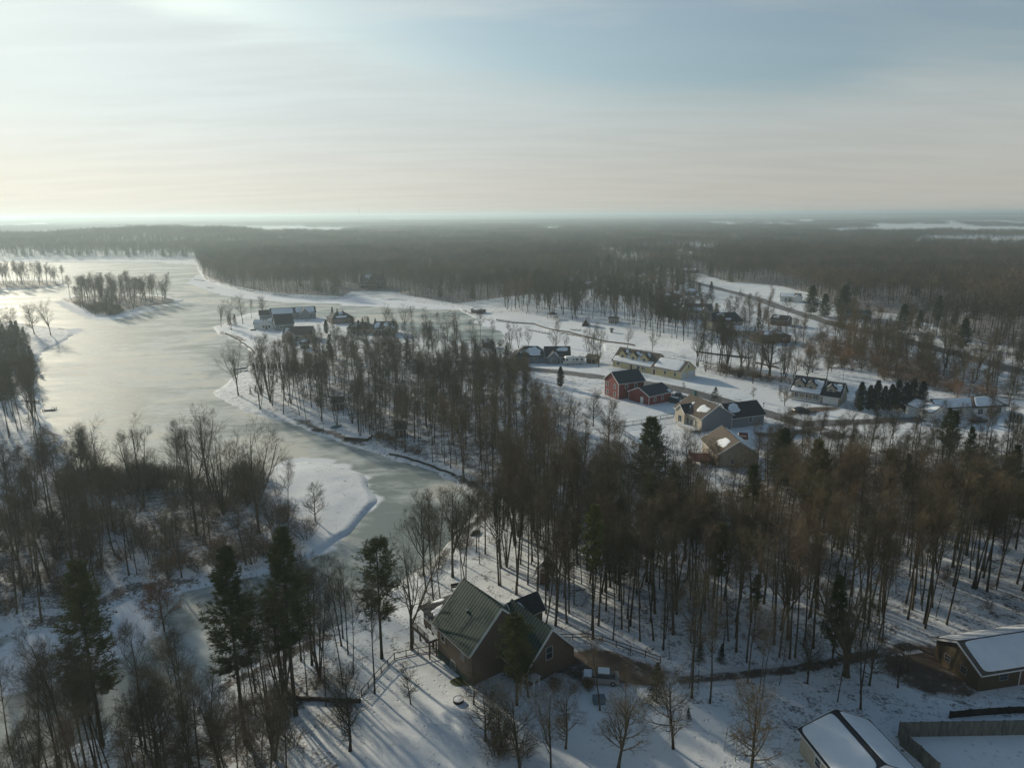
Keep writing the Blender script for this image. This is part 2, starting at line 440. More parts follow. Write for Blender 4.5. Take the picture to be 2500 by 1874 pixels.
# ------------------------------------------------------------------ mesh building
class Geo:
    def __init__(self):
        self.v = []; self.q = []; self.t = []; self.qm = []; self.tm = []; self.n = 0
    def add(self, v, quads=None, tris=None, mi=0):
        v = np.asarray(v, float).reshape(-1, 3)
        if quads is not None and len(quads):
            a = np.asarray(quads, np.int64) + self.n; self.q.append(a); self.qm.append(np.full(len(a), mi))
        if tris is not None and len(tris):
            a = np.asarray(tris, np.int64) + self.n; self.t.append(a); self.tm.append(np.full(len(a), mi))
        self.v.append(v); self.n += len(v)
    def merge(self, g, mi=0, M=None):
        v = np.concatenate(g.v)
        if M is not None: v = v @ M[:3, :3].T + M[:3, 3]
        self.add(v, np.concatenate(g.q) if g.q else None, None, mi)
        if g.t:
            a = np.concatenate(g.t) + self.n - len(v); self.t.append(a); self.tm.append(np.full(len(a), mi))
    def box(self, x0, x1, y0, y1, z0, z1, mi=0):
        self.add([(x0, y0, z0), (x1, y0, z0), (x1, y1, z0), (x0, y1, z0), (x0, y0, z1), (x1, y0, z1), (x1, y1, z1), (x0, y1, z1)],
                 [(0, 3, 2, 1), (4, 5, 6, 7), (0, 1, 5, 4), (1, 2, 6, 5), (2, 3, 7, 6), (3, 0, 4, 7)], mi=mi)
    def slab(self, p, th, mi=0):
        """box grown from a quad by th along its normal"""
        p = np.array(p, float); n = np.cross(p[1] - p[0], p[3] - p[0]); n /= np.linalg.norm(n)
        self.add(np.vstack([p, p + n * th]), [(0, 3, 2, 1), (4, 5, 6, 7), (0, 1, 5, 4), (1, 2, 6, 5), (2, 3, 7, 6), (3, 0, 4, 7)], mi=mi)
    def beam(self, a, b, w_, h_=None, mi=0):
        a = np.array(a, float); b = np.array(b, float); h_ = h_ or w_
        d = b - a; d /= np.linalg.norm(d)
        up = np.array((0, 0, 1.)) if abs(d[2]) < .95 else np.array((1., 0, 0))
        s = np.cross(d, up); s /= np.linalg.norm(s); u = np.cross(s, d)
        c = []
        for e in (a, b):
            for i, j in ((-1, -1), (1, -1), (1, 1), (-1, 1)): c.append(e + s * i * w_ / 2 + u * j * h_ / 2)
        self.add(c, [(0, 3, 2, 1), (4, 5, 6, 7), (0, 1, 5, 4), (1, 2, 6, 5), (2, 3, 7, 6), (3, 0, 4, 7)], mi=mi)
    def tubes(self, P, R, s, mi=0):
        """P (N,K,3) polylines with radii R (N,K) and s sides"""
        N, K = P.shape[:2]
        T = np.gradient(P, axis=1); T /= np.linalg.norm(T, axis=2, keepdims=True) + 1e-9
        ref = np.where(np.abs(T[..., 2:3]) > .9, np.array([1., .13, 0]), np.array([0, 0, 1.]))
        U = np.cross(T, ref); U /= np.linalg.norm(U, axis=2, keepdims=True) + 1e-9
        W = np.cross(T, U)
        a = np.arange(s) * 2 * math.pi / s
        V = P[:, :, None] + R[:, :, None, None] * (U[:, :, None] * np.cos(a)[None, None, :, None] + W[:, :, None] * np.sin(a)[None, None, :, None])
        base = (np.arange(N) * K * s)[:, None, None] + (np.arange(K - 1) * s)[None, :, None] + np.arange(s)[None, None]
        nx = (np.arange(N) * K * s)[:, None, None] + (np.arange(K - 1) * s)[None, :, None] + ((np.arange(s) + 1) % s)[None, None]
        Q = np.stack([base, nx, nx + s, base + s], -1).reshape(-1, 4)
        self.add(V.reshape(-1, 3), Q, mi=mi)
    def ribbons(self, P, R, side, mi=0):
        N, K = P.shape[:2]
        V = np.stack([P + side[:, None] * R[..., None], P - side[:, None] * R[..., None]], 2)
        b = (np.arange(N) * K * 2)[:, None] + (np.arange(K - 1) * 2)[None]
        Q = np.stack([b, b + 1, b + 3, b + 2], -1).reshape(-1, 4)
        self.add(V.reshape(-1, 3), Q, mi=mi)
    def shards(self, A, D, S, mi=0):
        """thin triangles: base A, vector D, half-width vector S"""
        V = np.stack([A - S, A + S, A + D], 1).reshape(-1, 3)
        self.add(V, None, np.arange(len(A) * 3).reshape(-1, 3), mi=mi)
    def mesh(self, name, mats, smooth_=False):
        me = bpy.data.meshes.new(name)
        v = np.concatenate(self.v).astype(np.float32)
        q = np.concatenate(self.q) if self.q else np.zeros((0, 4), np.int64)
        t = np.concatenate(self.t) if self.t else np.zeros((0, 3), np.int64)
        me.vertices.add(len(v)); me.vertices.foreach_set('co', v.ravel())
        nl = q.size + t.size
        me.loops.add(nl); me.loops.foreach_set('vertex_index', np.concatenate([q.ravel(), t.ravel()]).astype(np.int32))
        me.polygons.add(len(q) + len(t))
        st = np.concatenate([np.arange(len(q)) * 4, q.size + np.arange(len(t)) * 3]).astype(np.int32)
        me.polygons.foreach_set('loop_start', st)
        mi = np.concatenate((self.qm if self.qm else []) + (self.tm if self.tm else [])).astype(np.int32)
        me.polygons.foreach_set('material_index', mi)
        me.polygons.foreach_set('use_smooth', np.full(len(q) + len(t), smooth_))
        for m in (mats if isinstance(mats, (list, tuple)) else [mats]): me.materials.append(m)
        me.update(calc_edges=True)
        return me
    def build(self, name, mats, parent=None, smooth_=False):
        o = bpy.data.objects.new(name, self.mesh(name, mats, smooth_))
        COL.objects.link(o)
        if parent is not None: o.parent = parent
        return o


def tag(o, label=None, cat=None, group=None, kind=None):
    if label: o['label'] = label
    if cat: o['category'] = cat
    if group: o['group'] = group
    if kind: o['kind'] = kind
    return o


def empty(name, loc, rz=0.0, scale=1.0):
    o = bpy.data.objects.new(name, None); COL.objects.link(o)
    o.location = loc; o.rotation_euler = (0, 0, rz); o.scale = (scale,) * 3
    o.empty_display_size = .1
    return o


# ------------------------------------------------------------------ ground
WOODS_PX = {}
def build_ground():
    ang_f = np.radians(np.linspace(-50, 50, 860))
    ang_c = np.radians(np.linspace(50, 310, 90))[1:-1]
    ang = np.concatenate([ang_f, ang_c])
    r = np.concatenate([[0.5, 8, 18, 28, 36], np.geomspace(42, 1200, 640), np.geomspace(1200, 45000, 120)[1:]])
    A, Rr = np.meshgrid(ang, r)
    X, Y = Rr * np.sin(A), Rr * np.cos(A)
    x, y = X.ravel(), Y.ravel()
    sd = land_sd(x, y)
    z = height(x, y, sd)
    ni, nj = X.shape
    i, j = np.meshgrid(np.arange(ni - 1), np.arange(nj), indexing='ij')
    j2 = (j + 1) % nj
    Q = np.stack([i * nj + j, i * nj + j2, (i + 1) * nj + j2, (i + 1) * nj + j], -1).reshape(-1, 4)
    g = Geo(); g.add(np.stack([x, y, z], 1), Q[:, ::-1])
    o = g.build('ground', [ground_material()], smooth_=True)
    lit = np.full(len(x), .42)
    for z_ in ZONES:
        p = z_['poly']
        ins = inside(p, x, y)
        d = dist_poly(p, x, y)
        lit = np.maximum(lit, np.where(ins, z_['litter'] * smooth(d, 0, 5) + .1, 0))
    rd = road_dist(x, y)
    rn = vnoise(x, y, 9, 81)
    for p in LAWNS:
        lit = np.where(inside(p, x, y), np.minimum(lit, .02 + .38 * vnoise(x, y, 14, 91)), lit)
    lit = np.maximum(lit, np.exp(-(np.clip(rd, 0, None) / 2.2) ** 2) * (.25 + .65 * rn))
    at = o.data.attributes.new('litter', 'FLOAT', 'POINT'); at.data.foreach_set('value', lit.astype(np.float32))
    bank = np.exp(-((sd - 1.5) / 2.2) ** 2) * smooth(vnoise(x, y, 16, 21), .35, .75)
    at = o.data.attributes.new('bank', 'FLOAT', 'POINT'); at.data.foreach_set('value', bank.astype(np.float32))
    tag(o, kind='structure')
    return o


def build_ice():
    xs = np.linspace(-1500, 420, 330); ys = np.linspace(25, 1150, 280)
    X, Y = np.meshgrid(xs, ys)
    x, y = X.ravel(), Y.ravel()
    g = Geo()
    ni, nj = X.shape
    i, j = np.meshgrid(np.arange(ni - 1), np.arange(nj - 1), indexing='ij')
    Q = np.stack([i * nj + j, i * nj + j + 1, (i + 1) * nj + j + 1, (i + 1) * nj + j], -1).reshape(-1, 4)
    g.add(np.stack([x, y, np.full(len(x), ICE_Z)], 1), Q)
    o = g.build('frozen_lake_water', [ice_material()])
    sn = np.zeros(len(x))
    for pts, v in (([(486, 668), (600, 700), (860, 722), (1000, 736), (1120, 750), (1140, 757), (1000, 747), (860, 741), (700, 737), (600, 728), (545, 720), (500, 702), (462, 692)], 1),
                   ([(850, 718), (935, 718), (950, 745), (1100, 757), (1010, 752), (840, 745), (820, 735)], 1),
                   ([(1180, 778), (1300, 797), (1480, 838), (1482, 862), (1300, 850), (1240, 835), (1240, 815), (1210, 800), (1165, 786)], 1.1),
                   ([(40, 1130), (180, 1100), (170, 1170), (60, 1215), (-60, 1240), (-200, 1250), (-150, 1200)], .75),
                   ([(690, 1128), (760, 1118), (860, 1140), (900, 1165), (925, 1215), (890, 1262), (860, 1290), (800, 1340), (740, 1368), (600, 1300), (680, 1180)], .8),
                   ([(-60, 1560), (150, 1540), (260, 1500), (340, 1450), (400, 1450), (380, 1540), (250, 1640), (100, 1680), (-60, 1690)], .8),
                   ([(210, 776), (260, 784), (345, 765), (400, 750), (470, 737), (440, 745), (320, 760), (140, 735), (160, 752)], .8),
                   ([(100, 812), (210, 800), (190, 815), (120, 830)], .7)):
        p = poly_world(pts, ICE_Z)
        d = dist_poly(p, x, y); ins = inside(p, x, y)
        sn = np.maximum(sn, v * np.where(ins, 1, np.exp(-(d / 4) ** 2) * .6))
    sdv = land_sd(x, y)
    sn = np.maximum(sn, .5 * np.exp(-(np.clip(-sdv - 1.0, 0, None) / 1.8) ** 2))
    at = o.data.attributes.new('snow', 'FLOAT', 'POINT'); at.data.foreach_set('value', sn.astype(np.float32))
    tag(o, kind='structure')


def strip(name, line, width, material, dz=.05, kind='structure', step=2.5, closed=False):
    """a ribbon of road draped on the ground"""
    p = np.array(line)
    seg = np.hypot(*np.diff(p, axis=0).T); s = np.concatenate([[0], np.cumsum(seg)])
    k = max(2, int(s[-1] / step)); u = np.linspace(0, s[-1], k)
    c = np.stack([np.interp(u, s, p[:, 0]), np.interp(u, s, p[:, 1])], 1)
    t = np.gradient(c, axis=0); t /= np.linalg.norm(t, axis=1, keepdims=True)
    n = np.stack([t[:, 1], -t[:, 0]], 1)
    cols = 7
    off = np.linspace(-.5, .5, cols)
    V = []; E = []
    for o_ in off:
        wob = 0.0 if abs(o_) < .4 else (vnoise(c[:, 0], c[:, 1], 6, 31) - .5) * .8
        q = c + n * (o_ * width + np.sign(o_) * wob)[:, None] if abs(o_) >= .4 else c + n * o_ * width
        z = height(q[:, 0], q[:, 1])
        V.append(np.column_stack([q, z])); E.append(np.full(k, abs(o_) * 2))
    V = np.stack(V, 1)
    zc_ = V[:, :, 2].mean(1, keepdims=True)
    V[:, :, 2] = np.maximum(V[:, :, 2], zc_ - .02) + dz
    i, j = np.meshgrid(np.arange(k - 1), np.arange(cols - 1), indexing='ij')
    Q = np.stack([i * cols + j, i * cols + j + 1, (i + 1) * cols + j + 1, (i + 1) * cols + j], -1).reshape(-1, 4)
    g = Geo(); g.add(V.reshape(-1, 3), Q)
    o = g.build(name, [material])
    at = o.data.attributes.new('edge', 'FLOAT', 'POINT'); at.data.foreach_set('value', np.stack(E, 1).ravel().astype(np.float32))
    tag(o, kind=kind)
    return o, c, n


def patch(name, px_pts, material, dz=.06, kind='structure', step=.8):
    """an irregular ground patch (driveway, grass) draped on the ground"""
    xs, ys = [], []
    for a, b in px_pts:
        x, y, _ = ground_at(a, b); xs.append(x); ys.append(y)
    p = subdiv(np.stack([xs, ys], 1), it=2)
    c = p.mean(0); K = 14
    V = [[c[0], c[1]]]; 
    for k in range(1, K + 1): V += list(c + (p - c) * (k / K))
    V = np.array(V); z = height(V[:, 0], V[:, 1]) + dz
    n = len(p)
    T = [(0, 1 + i, 1 + (i + 1) % n) for i in range(n)]
    Q = [(1 + k * n + i, 1 + (k + 1) * n + i, 1 + (k + 1) * n + (i + 1) % n, 1 + k * n + (i + 1) % n) for k in range(K - 1) for i in range(n)]
    g = Geo(); g.add(np.column_stack([V, z]), Q, T)
    o = g.build(name, [material])
    e = np.concatenate([[0]] + [np.full(n, (k / K) ** 3) for k in range(1, K + 1)])
    at = o.data.attributes.new('edge', 'FLOAT', 'POINT'); at.data.foreach_set('value', e.astype(np.float32))
    return tag(o, kind=kind)


# ------------------------------------------------------------------ trees
def spawn(rng, P, R, n, t0, t1, ang, L, K, up, wob, rr=.55, tip=.35, angj=.25):
    """n children along every parent polyline; L(t, N) gives lengths"""
    N, K0 = P.shape[:2]
    t = (np.arange(n)[None] + rng.random((N, n))) / n * (t1 - t0) + t0
    f = t * (K0 - 1); i = np.clip(f.astype(int), 0, K0 - 2); fr = (f - i)[..., None]
    ar = np.arange(N)[:, None]
    A = P[ar, i] * (1 - fr) + P[ar, i + 1] * fr
    T = P[ar, i + 1] - P[ar, i]; T /= np.linalg.norm(T, axis=-1, keepdims=True) + 1e-9
    r = (R[ar, i] * (1 - fr[..., 0]) + R[ar, i + 1] * fr[..., 0])
    A = A.reshape(-1, 3); T = T.reshape(-1, 3); r = r.reshape(-1); t = t.reshape(-1); M = len(A)
    ref = rng.normal(size=(M, 3)); U = np.cross(T, ref); U /= np.linalg.norm(U, axis=1, keepdims=True)
    a = ang * (1 + (rng.random(M) - .5) * 2 * angj)
    D = T * np.cos(a)[:, None] + U * np.sin(a)[:, None]
    ln = L(t, np.repeat(np.arange(N), n)) * (.7 + .6 * rng.random(M))
    Q = [A]
    for k in range(K - 1):
        Q.append(Q[-1] + D * (ln / (K - 1))[:, None])
        D = D + np.array([0, 0, up / (K - 1)]) + rng.normal(size=(M, 3)) * wob
        D /= np.linalg.norm(D, axis=1, keepdims=True)
    Q = np.stack(Q, 1)
    r0 = np.minimum(r * rr, ln * .035)
    rad = r0[:, None] * np.linspace(1, tip, K)[None]
    return Q, rad, ln, t


def trunk_line(rng, H, r0, r1, K=12, lean=.03, wob=.012, dir0=None):
    D = np.array([rng.normal() * lean, rng.normal() * lean, 1.0]) if dir0 is None else np.array(dir0, float)
    D /= np.linalg.norm(D)
    p = [np.array([0, 0, -.35])]
    for k in range(K - 1):
        p.append(p[-1] + D * (H + .35) / (K - 1))
        D = D + rng.normal(size=3) * wob + np.array([0, 0, .06 if dir0 is not None else 0]); D /= np.linalg.norm(D)
    s = np.linspace(0, 1, K)
    R = r0 * (1 - s) ** .8 + r1
    R[0] *= 1.35
    return np.array(p)[None], R[None]


def deciduous(seed, H=21, r0=.2, c0=.5, limbs=16, limbL=.17, ang=.75, up=.55, stems=1, spread=.0, sub=6, subs=6, tw=6, twL=.75, tww=.014, fork=0, wob=.06, thin=1.0, leafy=0):
    """returns trunk Geo, crown Geo"""
    rng = np.random.default_rng(seed)
    tg, cg = Geo(), Geo()
    Ps, Rs = [], []
    for s in range(stems):
        if stems > 1:
            az = s * 2 * math.pi / stems + rng.random() * 1.2
            sp = spread * (.5 + .8 * rng.random())
            d = (math.cos(az) * sp, math.sin(az) * sp, 1)
            P, R = trunk_line(rng, H * (.72 + .16 * rng.random()), r0 * (.55 + .25 * rng.random()), .02, dir0=d)
        else:
            P, R = trunk_line(rng, H * .86, r0, .02, lean=.045, wob=.02)
        tg.tubes(P, R, 7)
        Ps.append(P); Rs.append(R)
    P0 = np.concatenate(Ps); R0 = np.concatenate(Rs)
    if fork:
        Pf, Rf, lf, tf = spawn(rng, P0, R0, fork, c0 * .75, c0 * 1.3, .5, lambda t, n: H * (1 - t) * .78, 10, .7, .05, rr=.75)
        cg.tubes(Pf, Rf, 5)
        P0 = np.concatenate([np.stack([np.stack([np.interp(np.linspace(0, 1, 12), np.linspace(0, 1, 10), q[:, k]) for k in range(3)], 1) for q in Pf]), P0])
        Rf = np.stack([np.interp(np.linspace(0, 1, 12), np.linspace(0, 1, 10), q) for q in Rf])
        R0 = np.concatenate([Rf, R0])
        c0 = c0 * .55
    st = len(P0)
    P1, R1, l1, t1 = spawn(rng, P0, R0, max(3, limbs // st), c0, .985, ang, lambda t, n: H * (limbL * (1 - .55 * ((t - c0) / (1 - c0)) ** 1.6) + .03) * thin, 7, up, wob)
    cg.tubes(P1, np.maximum(R1, .014), 5)
    P2, R2, l2, t2 = spawn(rng, P1, R1, sub, .18, .98, .72, lambda t, n: l1[n] * (.52 - .25 * t) + .25, 5, up * .8, wob * 1.3, rr=.65)
    cg.tubes(P2, np.maximum(R2, .010), 3)
    P3, R3, l3, t3 = spawn(rng, P2, R2, subs, .15, 1, .68, lambda t, n: l2[n] * .42 + .22, 3, up * .6, wob * 1.5, rr=.7)
    side = rng.normal(size=(len(P3), 3)); side /= np.linalg.norm(side, axis=1, keepdims=True)
    cg.ribbons(P3, np.maximum(R3, .009), side)
    P4, R4, l4, t4 = spawn(rng, P3, R3, tw, .1, 1, .62, lambda t, n: np.full(len(t), twL), 2, 0, 0)
    A = P4[:, 0]; D = P4[:, 1] - P4[:, 0]
    S = np.cross(D, rng.normal(size=D.shape)); S *= tww / (np.linalg.norm(S, axis=1, keepdims=True) + 1e-9)
    cg.shards(A, D, S)
    if leafy:
        k = rng.integers(0, len(A), leafy)
        q = A[k] + D[k] * rng.random((leafy, 1)) + rng.normal(size=(leafy, 3)) * .08
        dd = rng.normal(size=(leafy, 3)) * .09 + np.array([0, 0, -.04])
        ss = rng.normal(size=(leafy, 3)) * .05
        cg.shards(q, dd, ss, mi=1)
    return tg, cg


def low_deciduous(seed, H=20, c0=.4, R=3.9, n=190, tw=.085, L=1.6, trunk_r=.13, limbs=8):
    """far tree: fewer, thicker twigs filling a rounded, uneven crown"""
    rng = np.random.default_rng(seed)
    tg, cg = Geo(), Geo()
    P, Rr = trunk_line(rng, H * .8, trunk_r, .03, K=5)
    tg.tubes(P, Rr, 3)
    P1, R1, l1, t1 = spawn(rng, P, Rr, limbs, c0, .95, .62, lambda t, k: R * (1.25 - t) * 1.3 + .6, 3, .6, .07)
    side = rng.normal(size=(len(P1), 3)); side /= np.linalg.norm(side, axis=1, keepdims=True)
    cg.ribbons(P1, np.maximum(R1, .05), side)
    d = rng.normal(size=(n, 3)); d /= np.linalg.norm(d, axis=1, keepdims=True)
    rad = rng.random(n) ** .42
    lob = 1 + .22 * np.sin(3 * np.arctan2(d[:, 1], d[:, 0]) + seed) + .12 * np.sin(7 * d[:, 2] + seed * 2)
    cz = H * (1 + c0) / 2; hz_ = H * (1 - c0) / 2
    A = np.stack([d[:, 0] * R * rad * lob, d[:, 1] * R * rad * lob, cz + d[:, 2] * hz_ * rad * .92], 1)
    D = d * .7 + np.array([0, 0, .8]) + rng.normal(size=d.shape) * .35
    D *= L * (.6 + .6 * rng.random((n, 1))) / np.linalg.norm(D, axis=1, keepdims=True)
    S = np.cross(D, rng.normal(size=D.shape)); S *= tw / (np.linalg.norm(S, axis=1, keepdims=True) + 1e-9)
    cg.shards(A, D, S)
    return tg, cg


def pine(seed, H=22, bare=.35, R=3.4, r0=.20, tuft=7, step=.42, per=6, w_=.032, ln=.46, gappy=.35, top=.5):
    rng = np.random.default_rng(seed)
    tg, cg = Geo(), Geo()
    P, Rr = trunk_line(rng, H, r0, .03, lean=.015, wob=.006)
    tg.tubes(P, Rr, 7)
    zs = np.arange(bare * H, H - .3, step)
    AA, DD, RR = [], [], []
    for z in zs:
        s = (z - bare * H) / (H * (1 - bare))
        prof = (min(1.0, .6 + s * 1.8) if s < .25 else 1.0) * (1 - max(0, (s - top) / (1 - top)) ** 1.1 * .9) * (1 + .16 * math.sin(z * 3.1))
        if rng.random() < gappy * (1 - s): prof *= .5
        for k in range(per):
            az = rng.random() * 6.283
            l = R * prof * (.65 + .55 * rng.random())
            i = z / H * (P.shape[1] - 1); i0 = int(min(i, P.shape[1] - 2)); f = i - i0
            b = P[0, i0] * (1 - f) + P[0, i0 + 1] * f
            AA.append(b); DD.append((math.cos(az), math.sin(az), -.08 + .55 * s)); RR.append(l)
    A = np.array(AA); D = np.array(DD); L = np.array(RR)
    K = 5; Q = [A]; d = D / np.linalg.norm(D, axis=1, keepdims=True)
    for k in range(K - 1):
        Q.append(Q[-1] + d * (L / (K - 1))[:, None]); d = d + np.array([0, 0, .13]) + rng.normal(size=d.shape) * .05
        d /= np.linalg.norm(d, axis=1, keepdims=True)
    Q = np.stack(Q, 1); rad = np.maximum(.011 * L[:, None] * np.linspace(1, .3, K)[None], .008)
    cg.tubes(Q, rad, 3, mi=1)
    P2, R2, l2, t2 = spawn(rng, Q, rad, 7, .3, 1, .75, lambda t, n: L[n] * .22 + .2, 3, .25, .08)
    side = rng.normal(size=(len(P2), 3)); side /= np.linalg.norm(side, axis=1, keepdims=True)
    cg.ribbons(P2, np.maximum(R2, .008), side, mi=1)
    T0 = np.concatenate([P2[:, 1], P2[:, 2], (P2[:, 1] + P2[:, 2]) / 2])
    T0 = np.repeat(T0, tuft, 0)
    D = rng.normal(size=T0.shape); D[:, 2] = np.abs(D[:, 2]) * .5 + .1
    D *= (ln * (.6 + .6 * rng.random((len(D), 1)))) / np.linalg.norm(D, axis=1, keepdims=True)
    S = np.cross(D, rng.normal(size=D.shape)); S *= w_ / (np.linalg.norm(S, axis=1, keepdims=True) + 1e-9)
    cg.shards(T0, D, S)
    return tg, cg


def spruce(seed, H=9, R=2.4, step=.32, per=9, bare=.03, dens=6, w_=.06, ln=.34, power=1.0, column=False):
    rng = np.random.default_rng(seed)
    tg, cg = Geo(), Geo()
    P, Rr = trunk_line(rng, H, H * .014, .02, lean=.008, wob=.003)
    tg.tubes(P, Rr, 6)
    zs = np.arange(bare * H + .2, H - .15, step)
    T0 = []; Ls = []
    for z in zs:
        s = (z - bare * H) / (H * (1 - bare))
        l = R * ((1 - s) ** power) + .12 if not column else R * (min(1, .6 + s * 3) * (1 - max(0, s - .55) / .45 * .88))
        for k in range(per):
            az = rng.random() * 6.283; L = l * (.75 + .4 * rng.random())
            drop = -.28 * L if not column else .35 * L
            u = np.linspace(.25, 1, dens)
            q = np.stack([np.cos(az) * L * u, np.sin(az) * L * u, z + drop * u + .1 * L * u * u], 1)
            T0.append(q + rng.normal(size=q.shape) * .07)
            Ls.append(np.tile([math.cos(az), math.sin(az), .1], (dens, 1)))
    T0 = np.concatenate(T0); Ls = np.concatenate(Ls)
    T0 = np.repeat(T0, 3, 0); Ls = np.repeat(Ls, 3, 0)
    D = Ls + rng.normal(size=T0.shape) * .8
    D *= (ln * (.6 + .6 * rng.random((len(D), 1)))) / np.linalg.norm(D, axis=1, keepdims=True)
    S = np.cross(D, rng.normal(size=D.shape)); S *= w_ / (np.linalg.norm(S, axis=1, keepdims=True) + 1e-9)
    cg.shards(T0, D, S)
    return tg, cg


def shrub(seed, H=2.4, R=1.9, stems=26, sub=6, tw=6, tww=.009):
    rng = np.random.default_rng(seed)
    tg, cg = Geo(), Geo()
    az = rng.random(stems) * 6.283; sp = rng.random(stems) ** .6
    d = np.stack([np.cos(az) * sp * R / H * 1.1, np.sin(az) * sp * R / H * 1.1, np.ones(stems)], 1)
    d /= np.linalg.norm(d, axis=1, keepdims=True)
    Q = [np.stack([np.cos(az) * sp * R * .25, np.sin(az) * sp * R * .25, np.full(stems, -.15)], 1)]
    L = H * (.75 + .4 * rng.random(stems))
    for k in range(4):
        Q.append(Q[-1] + d * (L / 4)[:, None]); d = d + rng.normal(size=d.shape) * .12; d /= np.linalg.norm(d, axis=1, keepdims=True)
    P = np.stack(Q, 1); Rr = .022 * np.linspace(1, .3, 5)[None] * np.ones((stems, 1))
    tg.tubes(P, Rr, 3)
    P2, R2, l2, t2 = spawn(rng, P, Rr, sub, .3, 1, .6, lambda t, n: np.full(len(t), H * .28), 3, .3, .1)
    side = rng.normal(size=(len(P2), 3)); side /= np.linalg.norm(side, axis=1, keepdims=True)
    cg.ribbons(P2, np.maximum(R2, .008), side)
    P3, R3, l3, t3 = spawn(rng, P2, R2, tw, .1, 1, .6, lambda t, n: np.full(len(t), .42), 2, 0, 0)
    A = P3[:, 0]; D = P3[:, 1] - A
    S = np.cross(D, rng.normal(size=D.shape)); S *= tww / (np.linalg.norm(S, axis=1, keepdims=True) + 1e-9)
    cg.shards(A, D, S)
    return tg, cg


def rotM(a):
    M = np.eye(4); c, s = math.cos(a), math.sin(a); M[:2, :2] = [[c, -s], [s, c]]; return M


PROTO = {}     # kind -> list of dict(H, trunk mesh, crown mesh, joined object)
ALL_PROTO = []


def joined(name, tg, cg, mt, mc):
    g = Geo(); g.merge(tg, 0)
    k = Geo(); 
    for a, b in zip(cg.q, cg.qm): pass
    v = np.concatenate(cg.v)
    base = g.n
    g.v.append(v); g.n += len(v)
    for a, b in zip(cg.q, cg.qm): g.q.append(a + base); g.qm.append(b + 1)
    for a, b in zip(cg.t, cg.tm): g.t.append(a + base); g.tm.append(b + 1)
    return g.mesh(name, [mt] + mc)


def add_proto(kind, H, tg, cg, mt, mc, parts=True):
    mc = mc if isinstance(mc, list) else [mc]
    hh = max(float(np.concatenate(tg.v)[:, 2].max()), float(np.concatenate(cg.v)[:, 2].max()))
    d = dict(H=hh)
    if parts:
        d['trunk'] = tg.mesh('trunk', [mt], True); d['crown'] = cg.mesh('crown', mc)
    d['obj'] = bpy.data.objects.new('woodland_source.%03d' % len(ALL_PROTO), joined('tree', tg, cg, mt, mc))
    d['idx'] = len(ALL_PROTO)
    ALL_PROTO.append(d['obj'])
    PROTO.setdefault(kind, []).append(d)
    return d


# tall woodland trees, bare trunks below
for s in range(10):
    H = 22; tg, cg = deciduous(10 + s, H=H, r0=(.10, .135, .17, .115, .20)[s % 5], c0=.46 + .05 * (s % 3), limbs=16 + s % 4, limbL=.135 + .02 * (s % 3), ang=.62, up=.75, sub=6, subs=5, tw=6, twL=.8, tww=.0085)
    add_proto('forest', H, tg, cg, M_BARK, M_TWIG if s % 3 else M_TWIGR)
for s in range(3):
    H = 20; tg, cg = deciduous(30 + s, H=H, tww=.010, r0=.2, c0=.34, limbs=18, limbL=.2, ang=.8, fork=2 + s % 2, sub=6, subs=5, tw=6)
    add_proto('forked', H, tg, cg, M_BARK, M_TWIG)
for s in range(3):       # several stems from one foot, by the water
    H = 19; tg, cg = deciduous(40 + s, H=H, tww=.010, r0=.18, c0=.3, limbs=26, limbL=.15, ang=.62, up=.8, stems=3 + s, spread=.22, sub=6, subs=5, tw=5)
    add_proto('clump', H, tg, cg, M_BARK, M_TWIG)
for s in range(3):       # cottonwood with a fan of rising limbs
    H = 20; tg, cg = deciduous(50 + s, H=H, tww=.011, r0=.22, c0=.3, limbs=24, limbL=.24, ang=.58, up=.7, fork=3, sub=6, subs=5, tw=5, twL=.7)
    add_proto('vase', H, tg, cg, M_BARK, M_TWIG)
for s in range(4):       # yard trees, oval crown
    H = 10; tg, cg = deciduous(60 + s, H=H, r0=.16, c0=.2, limbs=26, limbL=.30, ang=.95, up=.6, sub=6, subs=5, tw=5, twL=.5, tww=.009, wob=.05)
    add_proto('yard', H, tg, cg, M_BARK, M_TWIG)
for s in range(2):
    H = 5; tg, cg = deciduous(70 + s, H=H, r0=.06, c0=.25, limbs=14, limbL=.24, ang=.7, up=.5, sub=5, subs=4, tw=4, twL=.3, tww=.008)
    add_proto('sapling', H, tg, cg, M_BARK, M_TWIGR)
H = 20; tg, cg = deciduous(80, H=H, r0=.50, c0=.22, limbs=34, limbL=.26, ang=.95, up=.35, fork=4, sub=6, subs=5, tw=5, wob=.12)
add_proto('oak', H, tg, cg, M_BARK, M_TWIG)
H = 13; tg, cg = deciduous(81, H=H, r0=.22, c0=.35, limbs=22, limbL=.28, ang=.9, up=.4, sub=6, subs=5, tw=4, leafy=7000)
add_proto('leafy_oak', H, tg, cg, M_BARK, [M_TWIG, M_OAKLEAF])
for s in range(2):       # reddish bushy wood
    H = 14; tg, cg = deciduous(85 + s, H=H, tww=.011, r0=.12, c0=.25, limbs=22, limbL=.24, ang=.8, up=.5, sub=6, subs=5, tw=5, twL=.6)
    add_proto('bushy', H, tg, cg, M_BARK, M_TWIGR)
add_proto('pine', 22, *pine(100, H=22, bare=.30, R=3.3, top=.12), M_BARK, [M_PINE, M_BARK])
add_proto('pine', 22, *pine(101, H=22, bare=.40, R=2.9, top=.2), M_BARK, [M_PINE, M_BARK])
add_proto('pine', 18, *pine(102, H=18, bare=.12, R=3.6, top=.1, gappy=.1), M_BARK, [M_PINE, M_BARK])
add_proto('wide_pine', 18, *pine(105, H=18, bare=.10, R=6.0, top=.05, gappy=.2, per=10, tuft=9), M_BARK, [M_PINE, M_BARK])
